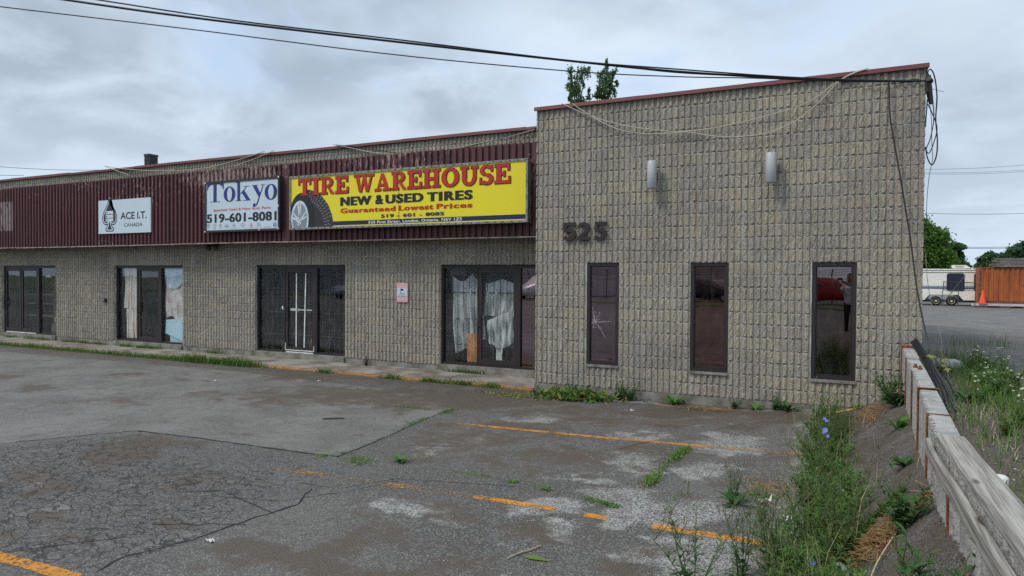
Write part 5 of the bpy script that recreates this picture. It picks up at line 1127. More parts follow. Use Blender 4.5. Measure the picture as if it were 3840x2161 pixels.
# --- prototypes as mesh sets: list of (part name, mesh)
def proto_rosette(n, L, wd, mt, **k): return [('leaves', to_mesh('leaves', *rosette_geo(n, L, wd, **k), mt))]
def proto_stalk(H, nst, br, leafn, flower=None, mt=None, lw=.012, leafL=.09, seed=0, spread=.12):
    rg = random.Random(seed); st_mb = MB(); LP = []; FLW = []
    for s in range(nst):
        a = rg.uniform(0, 6.28); r0 = rg.uniform(0, .04); p = Vector((r0*math.cos(a), r0*math.sin(a), 0)); lean = Vector((math.cos(a), math.sin(a), 0))*rg.uniform(.2, 1)*spread; h = H*rg.uniform(.65, 1.0); pts = [p.copy()]
        for i in range(6): p = p+Vector((lean.x/6*(1+i*.25)+rg.gauss(0, .006), lean.y/6*(1+i*.25)+rg.gauss(0, .006), h/6)); pts.append(p.copy())
        st_mb.tube(pts, [.0042*(1-.11*i) for i in range(7)], 4, caps=False)
        for i in range(leafn):
            t = rg.uniform(.03, .8)**1.2; k = min(int(t*6), 5); q = pts[k].lerp(pts[k+1], t*6-k); V, Fq = arc_leaf(leafL*rg.uniform(.5, 1.2)*(1.2-t), lw*(1.2-t*.7), rg.uniform(.3, 1.0), rg.uniform(.1, .5), rg.uniform(0, 6.28), 3); LP.append((V+np.array(q), Fq))
        for b in range(br):
            k = rg.randrange(2, 6); q = pts[k]; aa = rg.uniform(0, 6.28); L = H*rg.uniform(.15, .38); e = q+Vector((math.cos(aa)*L*.5, math.sin(aa)*L*.5, L)); mid = q.lerp(e, .5)+Vector((math.cos(aa), math.sin(aa), -.2))*L*.12
            st_mb.tube([q, mid, e], [.0026, .0022, .0014], 4, caps=False); FLW.append(e)
            for i in range(max(1, leafn//4)): V, Fq = arc_leaf(leafL*.4*rg.uniform(.5, 1.2), lw*.5, rg.uniform(.5, 1.2), .2, rg.uniform(0, 6.28), 3); LP.append((V+np.array(q.lerp(e, rg.uniform(.2, .95))), Fq))
        FLW.append(pts[-1])
    out = [('stems', (lambda me: (me.materials.append(M['stem']), me)[1])(mesh_of(st_mb, 'stems')))]
    if LP: out.append(('leaves', to_mesh('leaves', *merge(LP), mt or M['green'])))
    if flower == 'yarrow':
        fl = MB()
        for e in FLW:
            if rg.random() < .5: continue
            R_ = rg.uniform(.014, .032); n = 9
            fl.add([(e.x, e.y, e.z+.012)]+[(e.x+R_*math.cos(6.283*k/n)*rg.uniform(.8, 1.1), e.y+R_*math.sin(6.283*k/n)*rg.uniform(.8, 1.1), e.z+rg.uniform(-.002, .004)) for k in range(n)]+[(e.x, e.y, e.z-.02)], [(0, 1+k, 1+(k+1) % n) for k in range(n)]+[(n+1, 1+(k+1) % n, 1+k) for k in range(n)])
        me = mesh_of(fl, 'flowers'); me.materials.append(M['yar']); out.append(('flowers', me))
    return out
def plant(name, proto, x, y, z, s, label, cat='plant', group=None, rz=None):
    t = thing(name, label, cat, (x, y, z), group, random.uniform(0, 6.28) if rz is None else rz); t.scale = (s, s, s)
    for nm, me in proto:
        o = part(nm, me, t)
        if nm in ('flowers', 'leaves', 'stems'): o['kind'] = 'stuff'
    return t
LZ = lambda x, y: float(lot_z(x, y))
DOCK = [proto_rosette(15, .27, .032, M['green2'], rise=(.35, 1.25), droop=.35) for _ in range(3)]
DAND = [proto_rosette(11, .12, .014, M['green2'], rise=(.15, .8), droop=.25, tooth=.35) for _ in range(3)]
LIMEP = [proto_stalk(.36, 3, 0, 26, None, M['lime'], .012, .14, 40+k, .05) for k in range(2)]
CHIC = [proto_stalk(.62, 6, 4, 16, None, M['green3'] if k % 2 else M['green'], .009, .11, 50+k, .24) for k in range(4)]
YARR = [proto_stalk(.50, 5, 2, 14, 'yarrow', M['green'], .012, .11, 60+k, .14) for k in range(4)]
BUSH = [proto_stalk(.42, 7, 2, 20, None, M['green3'], .016, .13, 70+k, .22) for k in range(3)]
DOCKD = [proto_rosette(16, .26, .03, M['green3'], rise=(.4, 1.3), droop=.4) for _ in range(2)]
# along the foot of the tower
for k, (x, s, pr, lab) in enumerate([(1.83, .8, BUSH[0], 'upright weed against the tower between first and second windows'), (2.60, 1.0, DOCK[0], 'broad-leaved dock at the tower foot just left of the second window'), (2.86, .55, DAND[0], 'low flat rosette under the left edge of the second window'), (3.06, .6, DAND[1], 'low flat rosette under the middle of the second window'), (3.55, .5, BUSH[1], 'short weed at the tower foot right of the second window'), (3.86, .7, DOCK[1], 'small dock midway between the second and third windows'), (4.15, .55, BUSH[2], 'small tuft at the tower foot left of the third window'), (4.33, .95, DOCKD[0], 'dark dock leaning at the left of the third window'), (1.50, .9, DAND[2], 'flat rosette at the tower foot under the cracked window'), (1.66, .7, BUSH[1], 'dark tuft at the tower foot right of the cracked window'), (.72, .5, DAND[0], 'small rosette at the tower foot below the numerals'), (2.12, .5, DAND[1], 'small rosette under the left wall lamp')]):
    plant('weed', pr, x, -.13-.05*(k % 2), LZ(x, -.15), s, lab, group='weeds along the tower foot')
# against the low wall
for k, (x, y, s, pr, lab) in enumerate([(5.70, -.55, 1.05, BUSH[0], 'leafy weed in the corner of tower and low wall'), (5.74, -1.1, 1.2, BUSH[2], 'tall leafy weed against the far end of the low wall'), (5.66, -2.55, .85, DOCK[2], 'bright green clump by the third post of the low wall'), (5.58, -4.45, .8, DOCKD[1], 'dark clump at the wall between fourth and fifth posts'), (5.50, -5.95, 1.0, DOCKD[0], 'dark ferny clump against the wall where the timber starts'), (5.45, -6.15, .9, BUSH[1], 'bushy weed below the timber cap'), (5.45, -7.75, 1.15, BUSH[2], 'tall weed in front of the wall nearest the camera'), (5.15, -6.6, .8, LIMEP[0], 'grassy tuft on the asphalt bank near the camera'), (5.3, -.12, .5, DOCK[0], 'small dock at the top of the yellow painted edge')]):
    plant('weed', pr, x, y, LZ(x, y)-.01, s, lab, group='weeds against the low wall')
# row at the foot of the bank
for k in range(20):
    y = -.7-k*.37+random.uniform(-.1, .1); x = 4.93+random.uniform(-.16, .12)
    plant('chicory_plant', CHIC[k % 4], x, y, LZ(x, y), random.uniform(.65, 1.0), 'tall thin-stemmed weed in the strip at the foot of the bank', 'plant', 'thin tall weeds along the bank')
for k in range(22):
    y = -.7-k*.34; x = 4.98+random.uniform(-.1, .14)
    plant('dock_plant', (DOCK+DOCKD)[k % 5], x, y, LZ(x, y), random.uniform(.55, .95), 'low broad-leaved plant in the strip at the foot of the bank', 'plant', 'leafy plants along the bank')
for x, y, lab in ((4.72, -2.75, 'bright young goldenrod at the end of the far stall line'), (4.93, -5.15, 'bright young goldenrod shoot near the grey plastic scrap'), (5.02, -5.9, 'bright young goldenrod nearest the camera'), (4.9, -6.3, 'bright young goldenrod at the picture foot')):
    plant('goldenrod', LIMEP[0 if y > -5.5 else 1], x, y, LZ(x, y), 1.0, lab, group='goldenrod shoots')
plant('weed', DOCKD[1], 4.19, -4.85, LZ(4.19, -4.85), .95, 'isolated dark green clump on gravel between two stall lines'); plant('chicory_plant', CHIC[1], 4.17, -4.75, LZ(4.17, -4.75), .6, 'thin stalks rising behind the isolated dark clump')
for k, (x, y) in enumerate(((4.55, -5.75), (4.62, -6.3), (4.72, -6.7), (4.45, -6.45), (4.8, -7.1), (4.2, -6.9))):
    plant('chicory_plant', CHIC[(k+2) % 4], x, y, LZ(x, y), random.uniform(.85, 1.1), 'wiry stalk in the gravel by the near stall line', 'plant', 'wiry stalks by the near stall line')
# blue chicory flowers
for k, (x, y, dz) in enumerate(((2074, 1053, .50), (2079, 1058, .46), (2076, 1082, .42), (2072, 1088, .38), (2082, 1097, .36), (2045, 1417, .22))):
    p = P_Z(x, y, LZ(4.95, -2)+dz); mb = MB(); n = 12; R_ = .028 if k in (2,) else .019; f = np.array(CAMP)-p; f = Vector(f).normalized(); u_ = f.orthogonal().normalized(); v_ = f.cross(u_)
    for q in range(n):
        a = 6.283*q/n; d = u_*math.cos(a)+v_*math.sin(a); s_ = u_*-math.sin(a)+v_*math.cos(a); c_ = Vector(p); mb.add([c_, c_+d*R_*.9+s_*R_*.22+f*.004, c_+d*R_+f*.002, c_+d*R_*.9-s_*R_*.22+f*.004], [(0, 1, 2, 3)])
    mb.tube([tuple(p), tuple(p+np.array([.01, .02, -.15])), (p[0]+.02, p[1]+.03, LZ(p[0], p[1]))], .002, 4)
    mb.m = [0]*n+[1]*(len(mb.f)-n)
    single('chicory_flower', mb, [M['chic'], M['stem']], ['pale blue chicory flower topmost of the bank weeds', 'pale blue chicory flower just under the topmost one', 'largest blue chicory flower among the bank weeds', 'blue chicory flower left of the largest one', 'blue chicory flower lowest of the upper cluster', 'single blue chicory flower near the picture foot'][k], 'flower')
LEAFY = [proto_stalk(.34, 6, 1, 26, None, M['green'] if k else M['green2'], .014, .10, 80+k, .20) for k in range(3)]
for k in range(16):
    y = -6.3+k*.55+random.uniform(-.2, .2); x = 6.85+random.uniform(-.4, .4)
    plant('weed', LEAFY[k % 3], x, y, float(nz(x, y)), random.uniform(.7, 1.2), 'leafy green weed in the verge right of the low wall', 'plant', 'leafy weeds right of the low wall')
for k in range(24):
    y = -.8-k*.29+random.uniform(-.2, .2); x = 4.9+random.uniform(-.2, .25)
    plant('weed', LEAFY[k % 3], x, y, LZ(x, y), random.uniform(.6, 1.1), 'bushy leafy weed in the strip at the foot of the bank', 'plant', 'bushy weeds along the bank')
for k in range(12):
    y = -4.6-k*.2+random.uniform(-.1, .1); x = 4.86+random.uniform(-.2, .2)
    plant('weed', (LEAFY+LIMEP+CHIC)[k % 9], x, y, LZ(x, y), random.uniform(.9, 1.25), 'taller weed in the dense clump nearest the camera', 'plant', 'dense weed clump near the camera')
# grass masses nobody could count
def strip(n, fx_, fy_): return np.stack([fx_(n), fy_(n)], 1)
V1 = merge([blades(strip(3600, lambda n: rng.normal(4.97, .11, n), lambda n: rng.uniform(-8.2, -.5, n)), lot_z, .04, .17, .004, 1.), blades(strip(260, lambda n: rng.normal(4.88, .15, n), lambda n: rng.uniform(-8.2, -.5, n)), lot_z, .2, .5, .002, .6)])
tag(qmesh('bank_grass', *V1, M['green']), kind='stuff')
V1 = blades(strip(130, lambda n: rng.normal(4.9, .2, n), lambda n: rng.uniform(-8.2, -.4, n)), lot_z, .15, .6, .0022, .5); tag(qmesh('dry_grass', *V1, M['drypale']), kind='stuff')
def kx(n):
    c = rng.choice([-19.2, -18, -16.9, -15.9, -15.2, -14.1, -13.2, -12.2, -11.4, -10.7, -10.0, -9.4, -8.9, -8.3, -7.8, -7.3], n); return c+rng.normal(0, .38, n)
sidez = lambda x, y: np.where(y > .03, -.125, -.155)
V1 = merge([blades(strip(5200, kx, lambda n: rng.normal(-.03, .07, n)), sidez, .03, .13, .006, 1.2), blades(strip(1500, lambda n: rng.choice([-9.1, -8.7, -7.9, -7.4], n)+rng.normal(0, .25, n), lambda n: rng.normal(-.05, .09, n)), sidez, .06, .24, .006, 1.1), blades(strip(1100, lambda n: rng.choice([-2.3, -1.9, -1.5, -.9, -3.2, -5.0], n)+rng.normal(0, .13, n), lambda n: rng.normal(.0, .04, n)), sidez, .03, .12, .006, 1.2),
            blades(strip(1700, lambda n: rng.choice([-19, -18, -17.4, -16, -15.3, -14.6, -13.3, -12.6, -12.1, -9.8, -2.35, -2.0], n)+rng.normal(0, .2, n), lambda n: rng.normal(1.17, .03, n)), sidez, .03, .13, .006, 1.1)])
tag(qmesh('kerb_grass', *V1, M['green']), kind='stuff')
def pathpts(pl_, n, sd_):
    Q = [P2(*q) for q in pl_]; c_ = rng.uniform(0, 1, 5); t = np.where(rng.uniform(0, 1, n) < .75, rng.choice(c_, n)+rng.normal(0, .05, n), rng.uniform(0, 1, n)); t = np.clip(t, 0, .999)*(len(Q)-1); sd_ = sd_*1.3; n = len(t)
    k = np.minimum(t.astype(int), len(Q)-2); A = np.array(Q); return A[k]+(A[k+1]-A[k])*(t-k)[:, None]+rng.normal(0, sd_, (n, 2))
V1 = merge([blades(pathpts([(800, 1150), (870, 1140)], 150, .03), lot_z, .01, .035, .005, 1.4), blades(pathpts([(890, 1155), (920, 1165)], 200, .05), lot_z, .01, .045, .006, 1.4), blades(pathpts([(985, 1085), (1080, 1050)], 260, .03), lot_z, .01, .035, .005, 1.4), blades(pathpts([(1115, 1040), (1140, 1030)], 150, .04), lot_z, .015, .05, .006, 1.4),
            blades(pathpts([(960, 1020), (1100, 1032)], 240, .03), lot_z, .01, .04, .005, 1.4), blades(pathpts([(1735, 1122), (1700, 1150), (1660, 1185), (1625, 1225)], 800, .03), lot_z, .015, .06, .008, 1.4), blades(pathpts([(1455, 1252), (1500, 1262), (1555, 1273)], 260, .03), lot_z, .01, .04, .006, 1.4), blades(pathpts([(1100, 1185), (1200, 1195), (1290, 1210), (1390, 1230)], 200, .03), lot_z, .008, .03, .005, 1.4), blades(pathpts([(1900, 1245), (1960, 1258)], 160, .05), lot_z, .01, .05, .005, 1.4)])
tag(qmesh('crack_grass', *V1, M['lime']), kind='stuff')
Q = np.stack([rng.uniform(5.15, 5.50, 700), rng.normal(0, .05, 700)], 1); Q[:, 1] += -5.55+(Q[:, 0]-5.15)*.9
tag(qmesh('crack_grass', *blades(Q, lot_z, .02, .08, .006, 1.3), M['green']), kind='stuff')
for k, (x, y, s, lab) in enumerate([(1005, 1162, 1.0, 'flat broad-leaved weed alone on the dark asphalt'), (790, 742+440, .6, 'x')][:1]):
    p = P2(x, y); plant('weed', DOCK[0], p[0], p[1], LZ(*p), .55, lab)
for x, y, lab in ((1290, 1213, 'small rosette in the crack left of the broad crack'), (1545, 1275, 'small rosette at the end of the short grassy crack'), (1375, 1232, 'small rosette midway along the dry crack')):
    p = P2(x, y); plant('weed', DAND[1], p[0], p[1], LZ(*p), .7, lab)
p = P2(1352, 1407); mb = MB(); mb.add([(p[0]-.1, p[1]-.02, -.14), (p[0]-.04, p[1]+.02, -.128), (p[0]+.04, p[1]+.01, -.132), (p[0]+.1, p[1]-.01, -.142), (p[0]+.03, p[1]-.035, -.138), (p[0]-.05, p[1]-.04, -.14)], [(0, 1, 2, 3, 4, 5)]); single('fallen_leaf', mb, M['lime'], 'single green leaf lying on the near asphalt', 'leaf')
# pulled weeds heaped at the tower's left foot
hp = thing('weed_heap', 'heap of pulled wilting weeds at the left foot of the tower', 'weed heap', (.85, -.55, -.15))
for nm, mt, n in (('leaves', M['green2'], 420), ('dark_leaves', M['green3'], 420), ('wilted_leaves', M['yellowgreen'], 330), ('dry_stalks', M['dry'], 160)):
    C = np.stack([rng.normal(.92, .30, n), rng.normal(-.47, .13, n), -.14+np.abs(rng.normal(0, .06, n))], 1); C[:, 2] += .03*np.exp(-((C[:, 0]-.95)/.3)**2)
    V, Fq = leafquads(C, .12 if 'leaves' in nm else .16, 0, .38 if 'leaves' in nm else .06); V[:, 2] = np.maximum(V[:, 2], -.147); qmesh(nm, V, Fq, mt, hp)
V, Fq = leafquads(np.stack([rng.normal(.1, .45, 240), rng.normal(-.65, .12, 240), np.full(240, -.135)], 1), .07, -0., .4); V[:, 2] = np.maximum(V[:, 2], -.149); tag(qmesh('leaf_litter', V, Fq, M['yellowgreen']), kind='stuff')
def heap(label, cx, cy, rx, ry, h, n, L, mt, ang=None, sz=.012):
    mb = MB()
    for k in range(n):
        x = random.gauss(cx, rx); y = random.gauss(cy, ry); a = (ang if ang is not None else random.uniform(0, 6.28))+random.gauss(0, .8); l_ = L*random.uniform(.4, 1.1); z = LZ(x, y)+.008+abs(random.gauss(0, h))*math.exp(-((x-cx)/rx)**2*.5-((y-cy)/ry)**2*.5)
        d = Vector((math.cos(a), math.sin(a), random.gauss(0, .12)))*l_/2; m_ = Vector((x, y, z+random.uniform(.0, .02)))
        q0, q1 = m_-d, m_+d
        for q in (q0, q1): q.z = max(q.z, LZ(q.x, q.y)+.006)
        mb.tube([q0, m_+Vector((random.gauss(0, .01), random.gauss(0, .01), .01)), q1], [.003, .0035, .0015], 4, caps=False)
    return single('stalk_heap', mb, mt, label, 'dry stalks')
b1 = P_Z(2215, 1385, .06); heap('heap of dry orange stalks on the bank near the camera', float(b1[0]), float(b1[1]), .13, .10, .05, 260, .24, M['dry'])
b2 = P_Z(2188, 1047, .08); heap('line of dry orange stalks on the bank near the tower', float(b2[0]), float(b2[1]), .09, .30, .03, 120, .18, M['dry'])
b3 = P2(1790, 1025); heap('scatter of dry orange stalks before the second window', 3.15, -.42, .25, .07, .02, 110, .16, M['dry'])
b4 = P2(1870, 1205); heap('scatter of dry stalks beside the isolated dark clump', 4.45, -4.3, .14, .18, .02, 60, .18, M['dry'])
# right of the wall
for k in range(18):
    y = -6.2+k*.5+random.uniform(-.2, .2); x = 6.88+random.uniform(-.4, .35)+(.2 if y > 0 else -.1)
    plant('yarrow', YARR[k % 4], x, y, float(nz(x, y)), random.uniform(.55, .85), 'cream-flowered yarrow among the weeds right of the low wall', 'plant', 'yarrow right of the low wall')
V1 = merge([blades(strip(3600, lambda n: rng.normal(6.9, .27, n), lambda n: rng.uniform(-8, 2.6, n)), nz, .05, .24, .005, 1.), blades(strip(400, lambda n: rng.normal(6.25, .12, n), lambda n: rng.uniform(-8, 0, n)), nz, .05, .2, .005, 1.), blades(strip(110, lambda n: rng.normal(7.9, .5, n), lambda n: rng.normal(7, .5, n)), nz, .1, .35, .005, .8), blades(strip(150, lambda n: rng.uniform(6.4, 7.4, n), lambda n: rng.normal(3.2, .6, n)), nz, .08, .3, .005, .8)])
tag(qmesh('verge_grass', *V1, M['green']), kind='stuff')
V1 = blades(strip(450, lambda n: rng.normal(6.3, .2, n), lambda n: rng.uniform(-8, -2, n)), nz, .03, .15, .002, 1.3); tag(qmesh('dry_grass', *V1, M['drypale']), kind='stuff')
plant('weed', DOCK[0], 6.98, .5, float(nz(7, .5)), 1.2, 'large bright dock among the weeds beyond the low wall'); plant('weed', DOCKD[1], 6.45, -1.6, float(nz(6.4, -1.6)), 1.1, 'dark spreading dock just behind the low wall'); plant('weed', DAND[0], 8.35, -.3, float(nz(8.3, -.3)), 1.6, 'rosette on the bare asphalt at the right edge')
# maple sapling over the wall end
sp_ = thing('maple_sapling', 'yellow-green maple sapling leaning over the cable bundle', 'plant', (6.28, -.75, .45)); mb = MB(); mb.tube(smooth_path([(6.28, -.75, .45), (6.27, -.8, .75), (6.22, -.85, 1.03)], 5), [.008]*10+[.004], 5); obj('stem', mb, M['stem'], sp_)
LP = []
for k in range(15):
    c_ = np.array([6.23+random.gauss(0, .07), -.84+random.gauss(0, .06), .96-random.random()**1.2*.28]); a = random.uniform(0, 6.28); L = random.uniform(.06, .11); d1 = np.array([math.cos(a), math.sin(a), -.5]); d2 = np.array([-math.sin(a), math.cos(a), .1]); V = np.array([c_, c_+(d1*.35+d2*.5)*L, c_+(d1*.55+d2*.2)*L, c_+d1*L, c_+(d1*.55-d2*.2)*L, c_+(d1*.35-d2*.5)*L]); LP.append((V, np.array([(0, 1, 2, 3), (0, 3, 4, 5)])))
qmesh('leaves', *merge(LP), M['yellowgreen'], sp_)
# concrete chunk, stones, litter
def rock(name, c, sx, sy, sz, mt, label, cat, seed):
    rg = random.Random(seed); mb = MB(); n = 12; R_ = [(.0, .0), (.85, .05), (1, .45), (.86, .82), (.5, 1.0), (0, 1.02)]; vs = []; jj = [rg.uniform(.78, 1.12) for _ in range(n)]
    for i, (r_, h) in enumerate(R_):
        for k in range(n): a = 6.283*k/n; rr = r_*jj[k]*rg.uniform(.95, 1.05); sq = 1/max(abs(math.cos(a)), abs(math.sin(a)))**.6; vs.append((c[0]+sx*rr*math.cos(a)*sq, c[1]+sy*rr*math.sin(a)*sq, c[2]+sz*h*(1+rg.uniform(-.06, .06)*(i > 2))))
    mb.add(vs, [(i*n+k, i*n+(k+1) % n, (i+1)*n+(k+1) % n, (i+1)*n+k) for i in range(5) for k in range(n)]); return single(name, mb, mt, label, cat)
rock('concrete_chunk', (6.62, 1.7, .44), .26, .18, .2, M['chunk'], 'pale broken concrete chunk lying behind the low wall', 'concrete', 5)
rock('flat_stone', (6.6, -1.2, .46), .13, .07, .035, M['chunk'], 'flat grey stone on the dirt behind the low wall', 'stone', 8)
def scrap(label, x, y, s, mt, zfn=LZ, name='paper_scrap', cat='litter', seed=1, h=.04):
    rg = random.Random(seed); mb = MB(); n = 5; vs = [(x+(i/n-.5)*s*2+rg.gauss(0, s*.08), y+(j/n-.5)*s*1.2+rg.gauss(0, s*.08), zfn(x, y)+.008+abs(rg.gauss(0, h))) for j in range(n+1) for i in range(n+1)]
    mb.add(vs, [(j*(n+1)+i, j*(n+1)+i+1, (j+1)*(n+1)+i+1, (j+1)*(n+1)+i) for j in range(n) for i in range(n)]); return single(name, mb, mt, label, cat)
q = P_Z(2140, 1436, .0); scrap('crumpled grey plastic film at the picture foot', q[0], q[1], .11, pm('grey film', (.42, .45, .47), .4), name='plastic_film', seed=3)
for x, y, lab, sd in ((2130, 1245, 'white paper scrap at the foot of the bank', 4), (1975, 1298, 'torn white and red wrapper in the gravel', 5), (1925, 1255, 'crumpled white scrap beside the isolated dark clump', 6)):
    q = P_Z(x, y, -.1); scrap(lab, q[0], q[1], .055, M['litter'], seed=sd, h=.03)
for x, y, lab, sd in ((803, 1434*0+960, 'small white paper bit on the asphalt before the dark shop', 7), (1590, 1035, 'tiny white paper bit before the tower', 8), (530, 1364, 'small foil scrap on the near asphalt', 9), (540, 960, 'white cup lid on the asphalt before the dark shop', 10)):
    q = P2(x, y); scrap(lab, q[0], q[1], .03, M['litter'], seed=sd, h=.012)
def stick(label, a, b, r_, mt, z=.012):
    a, b = np.array(a), np.array(b); mb = MB(); L = [a+(b-a)*t for t in (0, .3, .6, 1)]; mb.tube(smooth_path([(p[0]+random.gauss(0, .012), p[1]+random.gauss(0, .012), LZ(*p)+z) for p in L], 4), r_, 6); single('stick', mb, mt, label, 'stick')
stick('brown stick lying on the pale asphalt', P2(808, 1056), P2(868, 1054), .014, M['bark']); stick('thin pale twig on the asphalt below the numerals', P2(1645, 1018), P2(1700, 1026), .004, M['drypale']); stick('thin straw on the near asphalt', P2(1278, 1407), P2(1365, 1375), .006, M['drypale'])
a_ = P_Z(2190, 1450, .1); b_ = P_Z(2265, 1345, .2); stick('long pale twig crossing the near stalk heap', a_[:2], b_[:2], .005, M['drypale'], .03)
cu = thing('paper_cup', 'white foam cup lying on the ground behind the timber cap', 'cup', (6.11, -5.53, .47)); mb = MB(); mb.lathe([(.0, .0), (.040, 0), (.052, .05), (.050, .085), (.03, .10), (.0, .102)], (6.08, -5.53, float(nz(6.08, -5.53))), 14); obj('cup', mb, M['whitep'], cu, smooth=True)
# ================================================================ trees
def tree(name, label, loc, H, clumps, nleaf, leaf, mt, trunk=.12, limbs=9, group=None, sig=.34):
    t = thing(name, label, 'tree', loc, group); lx, ly, lz = loc; mb = MB(); mb.tube(smooth_path([(lx, ly, lz-.3), (lx+.05, ly, lz+H*.35), (lx-.06, ly+.05, lz+H*.7), (lx, ly, lz+H*.95)], 4), [trunk*(1-.075*i) for i in range(13)], 7)
    tot = sum((c[3]*c[4]*c[5])**.45 for c in clumps); L = []
    for cx, cy, cz, rx, ry, rz in clumps:
        h0 = max(.25*H, cz-rz-.1*H); mb.tube(smooth_path([(lx, ly, lz+min(h0, H*.8)), (lx+cx*.6, ly+cy*.6, lz+(h0+cz)/2), (lx+cx, ly+cy, lz+cz+rz*.5)], 4), [trunk*.4*(1-.1*i) for i in range(9)], 5)
        n = max(40, int(nleaf*(rx*ry*rz)**.45/tot)); nc = max(6, n//26)
        u = rng.normal(0, 1, (nc, 3)); u /= np.linalg.norm(u, axis=1)[:, None]; u *= rng.uniform(.25, 1., (nc, 1))**.5; cc = u*np.array([rx, ry, rz])+np.array([lx+cx, ly+cy, lz+cz])
        k = rng.integers(0, nc, n); L.append(cc[k]+rng.normal(0, 1, (n, 3))*np.array([rx, ry, rz])*sig*rng.uniform(.5, 1., (nc, 1))[k])
    C = np.concatenate(L); obj('trunk', mb, M['bark'], t); qmesh('crown', *leafquads(C, leaf, 0, .8), mt, t); return t
# poplar tops over the tower roof
def poplar(x, y0, y1, D, label, cols):
    b = P_D(x, y1, D); topz_ = float(P_D(x, y0, D)[2]); H = topz_+.2; loc = (float(b[0]), float(b[1]), -.2); s = D*KD/FPX; cl = []
    for px_0, py_0, rx, rz in cols: p = P_D(px_0, py_0, D); cl.append((float(p[0]-b[0]), random.uniform(-.2, .2), float(p[2]+.2), rx*s, rx*s, rz*s))
    for k in range(5): cl.append((random.uniform(-.4, .4), random.uniform(-.4, .4), H*(.35+.07*k), .8, .8, .6))
    return tree('poplar_tree', label, loc, H, cl, 10000, .085, M['pleaf'], .09, group='poplars behind the tower', sig=.3)
poplar(1452, 160, 262, 27, 'left poplar top rising above the tower coping', [(1437, 185, 9, 22), (1428, 215, 14, 14), (1445, 225, 12, 22), (1462, 190, 8, 22), (1475, 178, 9, 18), (1468, 222, 9, 24), (1482, 240, 7, 18), (1430, 245, 9, 16), (1448, 258, 14, 10), (1465, 255, 12, 14)])
poplar(1522, 150, 255, 27.5, 'right poplar top rising above the tower coping', [(1527, 165, 6, 16), (1515, 190, 14, 16), (1540, 205, 14, 22), (1552, 190, 7, 14), (1505, 215, 11, 18), (1525, 222, 16, 20), (1500, 238, 12, 12), (1540, 232, 10, 14), (1553, 212, 5, 8), (1520, 246, 14, 10)])
def bgtree(label, x, ytop, ybase, D, cols, n, leaf, mt, name='leafy_tree'):
    b = P_D(x, ybase, D); z0 = .05; H = float(P_D(x, ytop, D)[2])-z0; loc = (float(b[0]), float(b[1]), z0); s = D*KD/FPX; cl = []
    for px_0, py_0, rx, rz in cols: p = P_D(px_0, py_0, D); cl.append((float(p[0]-b[0]), random.uniform(-.4, .4)*rx*s, float(p[2]-z0), rx*s, rx*s, rz*s))
    return tree(name, label, loc, H, cl, n, leaf, mt, .02*H+.06, sig=.32)
bgtree('bright green tree beside the tower above the white trailer', 2330, 545, 690, 56, [(2322, 590, 22, 34), (2345, 600, 28, 24), (2368, 606, 20, 18), (2330, 640, 34, 28), (2362, 640, 26, 26), (2385, 650, 12, 14), (2318, 560, 8, 14), (2340, 672, 30, 18)], 15000, .22, M['tleaf'])
bgtree('dark tree with bare fork right of the bright green tree', 2402, 608, 690, 64, [(2398, 622, 18, 10), (2414, 622, 10, 8), (2388, 650, 12, 18), (2400, 662, 22, 14), (2415, 650, 9, 14), (2375, 660, 16, 16), (2420, 672, 14, 10)], 7000, .24, M['tleafd'])
bgtree('small lighter bush in front of the dark forked tree', 2405, 652, 690, 52, [(2404, 662, 7, 9), (2402, 672, 8, 9)], 1200, .2, M['tleaf'], 'bush')
bgtree('low rounded dark tree behind the board stack', 2490, 636, 690, 80, [(2478, 652, 12, 9), (2492, 645, 12, 9), (2500, 658, 18, 12), (2482, 668, 22, 9)], 5000, .3, M['tleafd'])
bgtree('wide green tree at the right edge above the container', 2570, 612, 690, 75, [(2545, 645, 22, 12), (2565, 635, 22, 16), (2585, 628, 24, 18), (2560, 658, 30, 12), (2600, 645, 30, 20), (2530, 655, 10, 6)], 8000, .3, M['tleafd'])
# far wooded skyline, reads as one mass
C = []
for k in range(260):
    x = random.uniform(-40, 190); y = 150+random.uniform(-8, 8); h = 3.0+1.6*math.sin(x*.17)+random.uniform(0, 1.6); n = 170
    C.append(np.stack([rng.normal(x, 1.6, n), rng.normal(y, 1.5, n), np.abs(rng.normal(h*.5, h*.33, n))], 1))
tag(qmesh('far_wood', *leafquads(np.concatenate(C), .7, 0, .8), M['tleafd']), kind='stuff')

# ================================================================ trailer, container and the things before them
def ang_obj(t, rz): t.rotation_euler.z = rz
TD = 47.; tb = P_D(2405, 770, TD); TZ = float(nz(tb[0], tb[1]))
tl = thing('travel_trailer', 'white travel trailer with blue stripes and two wheels', 'trailer', (float(tb[0]), float(tb[1]), TZ))
wtm = pm('trailer white', (.80, .79, .72), .45, (.66, .65, .58), 2.5, .7, stretch=(1, 1, 3)); tyre = pm('tyre', (.018, .018, .018), .85); rimm = pm('cream wheel rim', (.62, .58, .42), .5, (.4, .33, .2), 14, .6); dk = pm('trailer window', (.012, .017, .03), .12); blu = pm('trailer blue stripe', (.03, .06, .14), .5); bl2 = pm('trailer pale blue stripe', (.16, .27, .40), .5)
X0, X1, ZT = -4.6, 2.25, 2.62
def L_(x, y): p = P_D(x, y, TD); return p-np.array([tb[0], tb[1], TZ])
w1 = float(L_(2357, 770)[0]); w2 = float(L_(2394, 770)[0])
